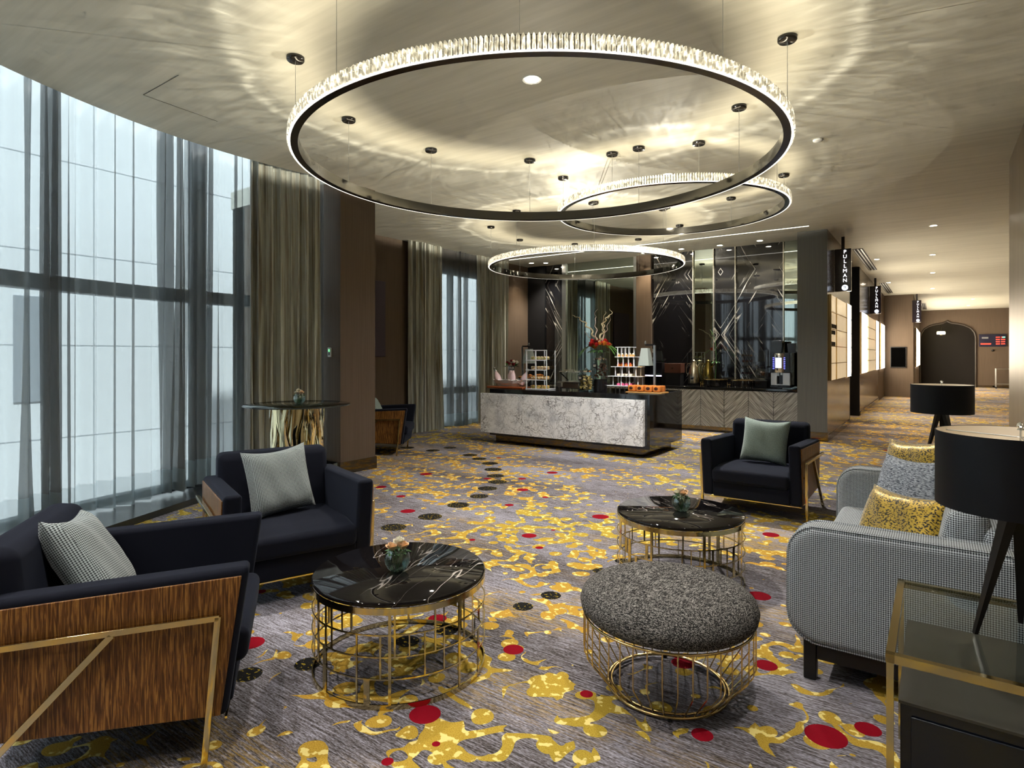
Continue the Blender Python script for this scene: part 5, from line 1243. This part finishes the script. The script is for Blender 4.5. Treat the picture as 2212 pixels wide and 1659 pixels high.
# ------------------------------------------------------------------ corridor
M['lit'] = emis('light_box', (1, .86, .66), 7.); M['dimlit'] = None
def _():  # glow of the strips on the glossy wall, put in as dim emission
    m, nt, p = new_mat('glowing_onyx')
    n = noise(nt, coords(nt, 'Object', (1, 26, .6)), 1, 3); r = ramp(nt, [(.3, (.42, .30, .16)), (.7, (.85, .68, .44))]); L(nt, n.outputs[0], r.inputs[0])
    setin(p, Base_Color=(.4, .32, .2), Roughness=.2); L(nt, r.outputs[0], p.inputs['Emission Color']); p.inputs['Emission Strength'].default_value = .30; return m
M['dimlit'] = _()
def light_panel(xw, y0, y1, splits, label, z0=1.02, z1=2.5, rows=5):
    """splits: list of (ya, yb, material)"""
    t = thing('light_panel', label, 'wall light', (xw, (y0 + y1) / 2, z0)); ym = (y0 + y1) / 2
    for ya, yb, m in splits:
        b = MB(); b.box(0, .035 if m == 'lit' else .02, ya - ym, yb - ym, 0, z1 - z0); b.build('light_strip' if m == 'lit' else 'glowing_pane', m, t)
    b = MB()
    for k in range(1, rows): z = (z1 - z0) * k / rows; b.box(0, .038, y0 - ym, y1 - ym, z - .006, z + .006)
    for ya, yb, m in splits: b.box(0, .038, ya - ym - .008, ya - ym + .008, 0, z1 - z0)
    b.build('grille', 'brass_dk', t)
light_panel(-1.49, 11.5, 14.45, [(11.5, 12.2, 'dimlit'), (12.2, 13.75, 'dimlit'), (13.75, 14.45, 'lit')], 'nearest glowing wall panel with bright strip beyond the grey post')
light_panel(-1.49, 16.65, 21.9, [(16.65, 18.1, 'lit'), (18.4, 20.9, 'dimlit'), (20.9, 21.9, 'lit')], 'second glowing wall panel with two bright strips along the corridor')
light_panel(-1.49, 22.9, 24.6, [(22.9, 24.6, 'lit')], 'narrow bright strip light left of the brown facing wall')
light_panel(-.63, 27.2, 34.0, [(27.2, 34.0, 'lit')], 'farthest bright strip light beside the arched opening')
b = MB(); b.box(-2.3, -1.49, 22.6, 22.7, 0, H); struct(b.build('trim_12', 'wallpaper'))
b = MB(); b.box(-2.4, -1.49, 22.2, 25.0, 0, H); struct(b.build('wall_corridor_strip', 'wallpaper'))
for k, (z, l) in enumerate(((1.93, .5), (1.82, .42), (1.62, .4))):
    b = MB()
    for q in range(int(l / .07)): b.box(-1.47, -1.462, 11.55 + q * .11, 11.55 + q * .11 + .08, z, z + .07)
    o = b.build('wall_lettering', 'blackmat'); tag(o, ['top row of black raised letters on the nearest glowing wall panel', 'middle row of black raised letters on the nearest glowing wall panel', 'bottom row of black raised marks on the nearest glowing wall panel'][k], 'lettering')
M['signwhite'] = emis('lit_letters', (.95, .96, 1), 1.1); M['signblack'] = pbr('sign_black', (.012, .008, .014), .15)
def blade_sign(x0, x1, Y, zt, zb, digit, label):
    t = thing('blade_sign', label, 'sign', ((x0 + x1) / 2, Y, zb)); w_ = (x1 - x0) / 2; h = zt - zb
    b = MB(); b.box(-w_, w_, -.04, .04, 0, h); b.build('sign_box', 'signblack', t, bevel=.004, seg=1)
    b = MB(); b.box(-w_ * .2, w_ * .2, -.02, .02, h, H - zb); b.build('hanger', 'signblack', t)
    xc = w_ * .25
    for i, ch in enumerate('PULLMAN'):
        text('letter', ch, h * .118, M['signwhite'], t, (xc, -.043, h * (.925 - .112 * i)), (PI / 2, 0, 0))
    b = MB(); b.lathe([(0, 0), (h * .066, 0), (h * .066, .006), (0, .006)], 28); b.build('number_disc', emis('disc_white', (.75, .84, 1), .85), t, loc=(xc, -.042, h * .085), rot=(PI / 2, 0, 0))
    if digit: text('number', digit, h * .11, M['signblack'], t, (xc, -.052, h * .085), (PI / 2, 0, 0))
blade_sign(-1.485, -1.225, 12.2, 3.36, 2.60, '9', 'nearest hanging black sign lettered PULLMAN with a white disc numbered 9')
blade_sign(-1.485, -1.22, 19.2, 3.36, 2.60, '', 'second hanging black PULLMAN sign farther along the corridor wall')
blade_sign(-.66, -.40, 25.0, 3.36, 2.60, '', 'farthest hanging black PULLMAN sign at the corner of the brown wall')
t = thing('notice_screen', 'square black screen on the brown facing corridor wall', 'screen', (xatY(1940.5, 25), 25.0, 1.02))
b = MB(); b.box(-.24, .24, -.04, 0, 0, .74); b.build('bezel', 'blackwood', t, bevel=.006); b = MB(); b.box(-.215, .215, -.045, -.04, .03, .71); b.build('screen', pbr('screen_off', (.001, .001, .001), .9, 0, Specular_IOR_Level=.0), t)
t = thing('rate_board', 'dark electronic board with rows of red figures on the end wall', 'display board', (2.09, 34.5, 1.85))
b = MB(); b.box(-.48, .48, -.06, 0, 0, .56); b.build('case', pbr('board_black', (.012, .012, .03), .3), t)
b = MB()
for r_ in range(4):
    for c_ in (0, 1): 
        for q in range(4): b.box(.12 + c_ * .18 + q * .036, .12 + c_ * .18 + q * .036 + .026, -.064, -.06, .10 + r_ * .10, .14 + r_ * .10)
for q in range(9): b.box(-.42 + q * .042, -.42 + q * .042 + .03, -.064, -.06, .10, .155)
b.build('red_figures', emis('red_led', (1, .04, .02), 2.2), t)
b = MB(); b.box(.34, .44, -.066, -.06, .40, .44); b.build('green_figures', emis('green_led', (.2, 1, .4), 1.5), t)
b = MB(); b.box(-.38, -.15, -.062, -.06, .36, .44); b.build('emblem', pbr('grey_print', (.2, .2, .2), .5), t)
t = thing('security_camera', 'small black dome camera below the red figured board', 'camera', (2.1, 34.5, 1.68)); b = MB(); b.ball((0, -.05, 0), .05); b.build('dome', 'black', t, smooth=True); b = MB(); b.box(-.03, .03, -.02, 0, -.02, .05); b.build('mount', 'steel', t)
t = thing('hall_lantern', 'glowing lantern hanging inside the arched hall', 'lantern', (.22, 36.5, 2.50))
b = MB(); b.lathe([(0, 0), (.16, 0), (.18, .06), (.16, .14), (0, .14)], 20); b.build('glass', emis('lantern_glow', (1, .85, .45), 6.), t, smooth=True); b = MB(); b.lathe([(.004, .14), (.004, H - 2.50)], 6); b.build('chain', 'brass', t); b = MB(); b.lathe([(.17, -.04), (.17, -.02), (0, -.03)], 20); b.build('rim', 'brass', t)
t = thing('service_trolley', 'thin metal trolley by the end wall beneath the red figured board', 'trolley', (2.55, 33.9, 0))
for x in (-.38, .38):
    for y in (-.2, .2): b = MB(); b.lathe([(.015, .06), (.015, .88)], 8, (x, y, 0)); b.build('post', 'steel', t); b = MB(); b.ball((x, y, .035), .035); b.build('wheel', 'blackmat', t)
for z in (.2, .86): b = MB(); b.box(-.4, .4, -.22, .22, z - .01, z + .01); b.build('shelf', 'steel', t)
for m in bpy.data.materials:
    if m.name.split('.')[0] in ('lit_crystal', 'crystal_edge_glow', 'lit_letters', 'disc_white', 'red_led', 'green_led', 'blue_buttons', 'coffee_screen', 'downlight_face', 'glowing_onyx', 'shelf_glow', 'green_display', 'lamp_bulb', 'heat_bulb', 'lantern_glow'):
        m.cycles.emission_sampling = 'NONE'
EXPO = 1.55
# ------------------------------------------------------------------ lights, world, camera
w = bpy.data.worlds.new('World'); bpy.context.scene.world = w; w.use_nodes = True
w.node_tree.nodes['Background'].inputs[0].default_value = (.80, .89, 1, 1); w.node_tree.nodes['Background'].inputs[1].default_value = .85
sl = bpy.data.lights.new('sun', 'SUN'); sl.energy = 2.7; sl.angle = .05; sl.color = (.93, .97, 1)
so = bpy.data.objects.new('sun', sl); C.objects.link(so)
so.rotation_euler = Vector((-math.cos(math.radians(48)), .25, -math.sin(math.radians(48)))).to_track_quat('-Z', 'Y').to_euler(); so.location = (10, 0, 20)
cam = bpy.data.cameras.new('camera'); co = bpy.data.objects.new('camera', cam); C.objects.link(co)
co.location = (0, 0, CAMH); co.rotation_euler = (PI / 2, 0, YAW)
cam.sensor_width = 36; cam.lens = 36 * 1291 / 2212; cam.shift_y = -(829.5 - 768) / 2212; cam.clip_start = .05; cam.clip_end = 200
sc = bpy.context.scene; sc.camera = co
sc.view_settings.view_transform = 'Standard'; sc.view_settings.look = 'None'; sc.view_settings.exposure = EXPO; sc.view_settings.gamma = 1; sc.view_settings.use_curve_mapping = False
cy = sc.cycles
cy.use_denoising = True; cy.max_bounces = 9; cy.diffuse_bounces = 4; cy.glossy_bounces = 5; cy.transmission_bounces = 6; cy.transparent_max_bounces = 24
cy.caustics_reflective = False; cy.caustics_refractive = False; cy.sample_clamp_indirect = 4.; cy.sample_clamp_direct = 0.; cy.blur_glossy = .5
cy.use_adaptive_sampling=True; cy.adaptive_threshold=.07; cy.adaptive_min_samples=12
cy.max_bounces=6; cy.diffuse_bounces=3; cy.glossy_bounces=4; cy.transmission_bounces=4; cy.transparent_max_bounces=14
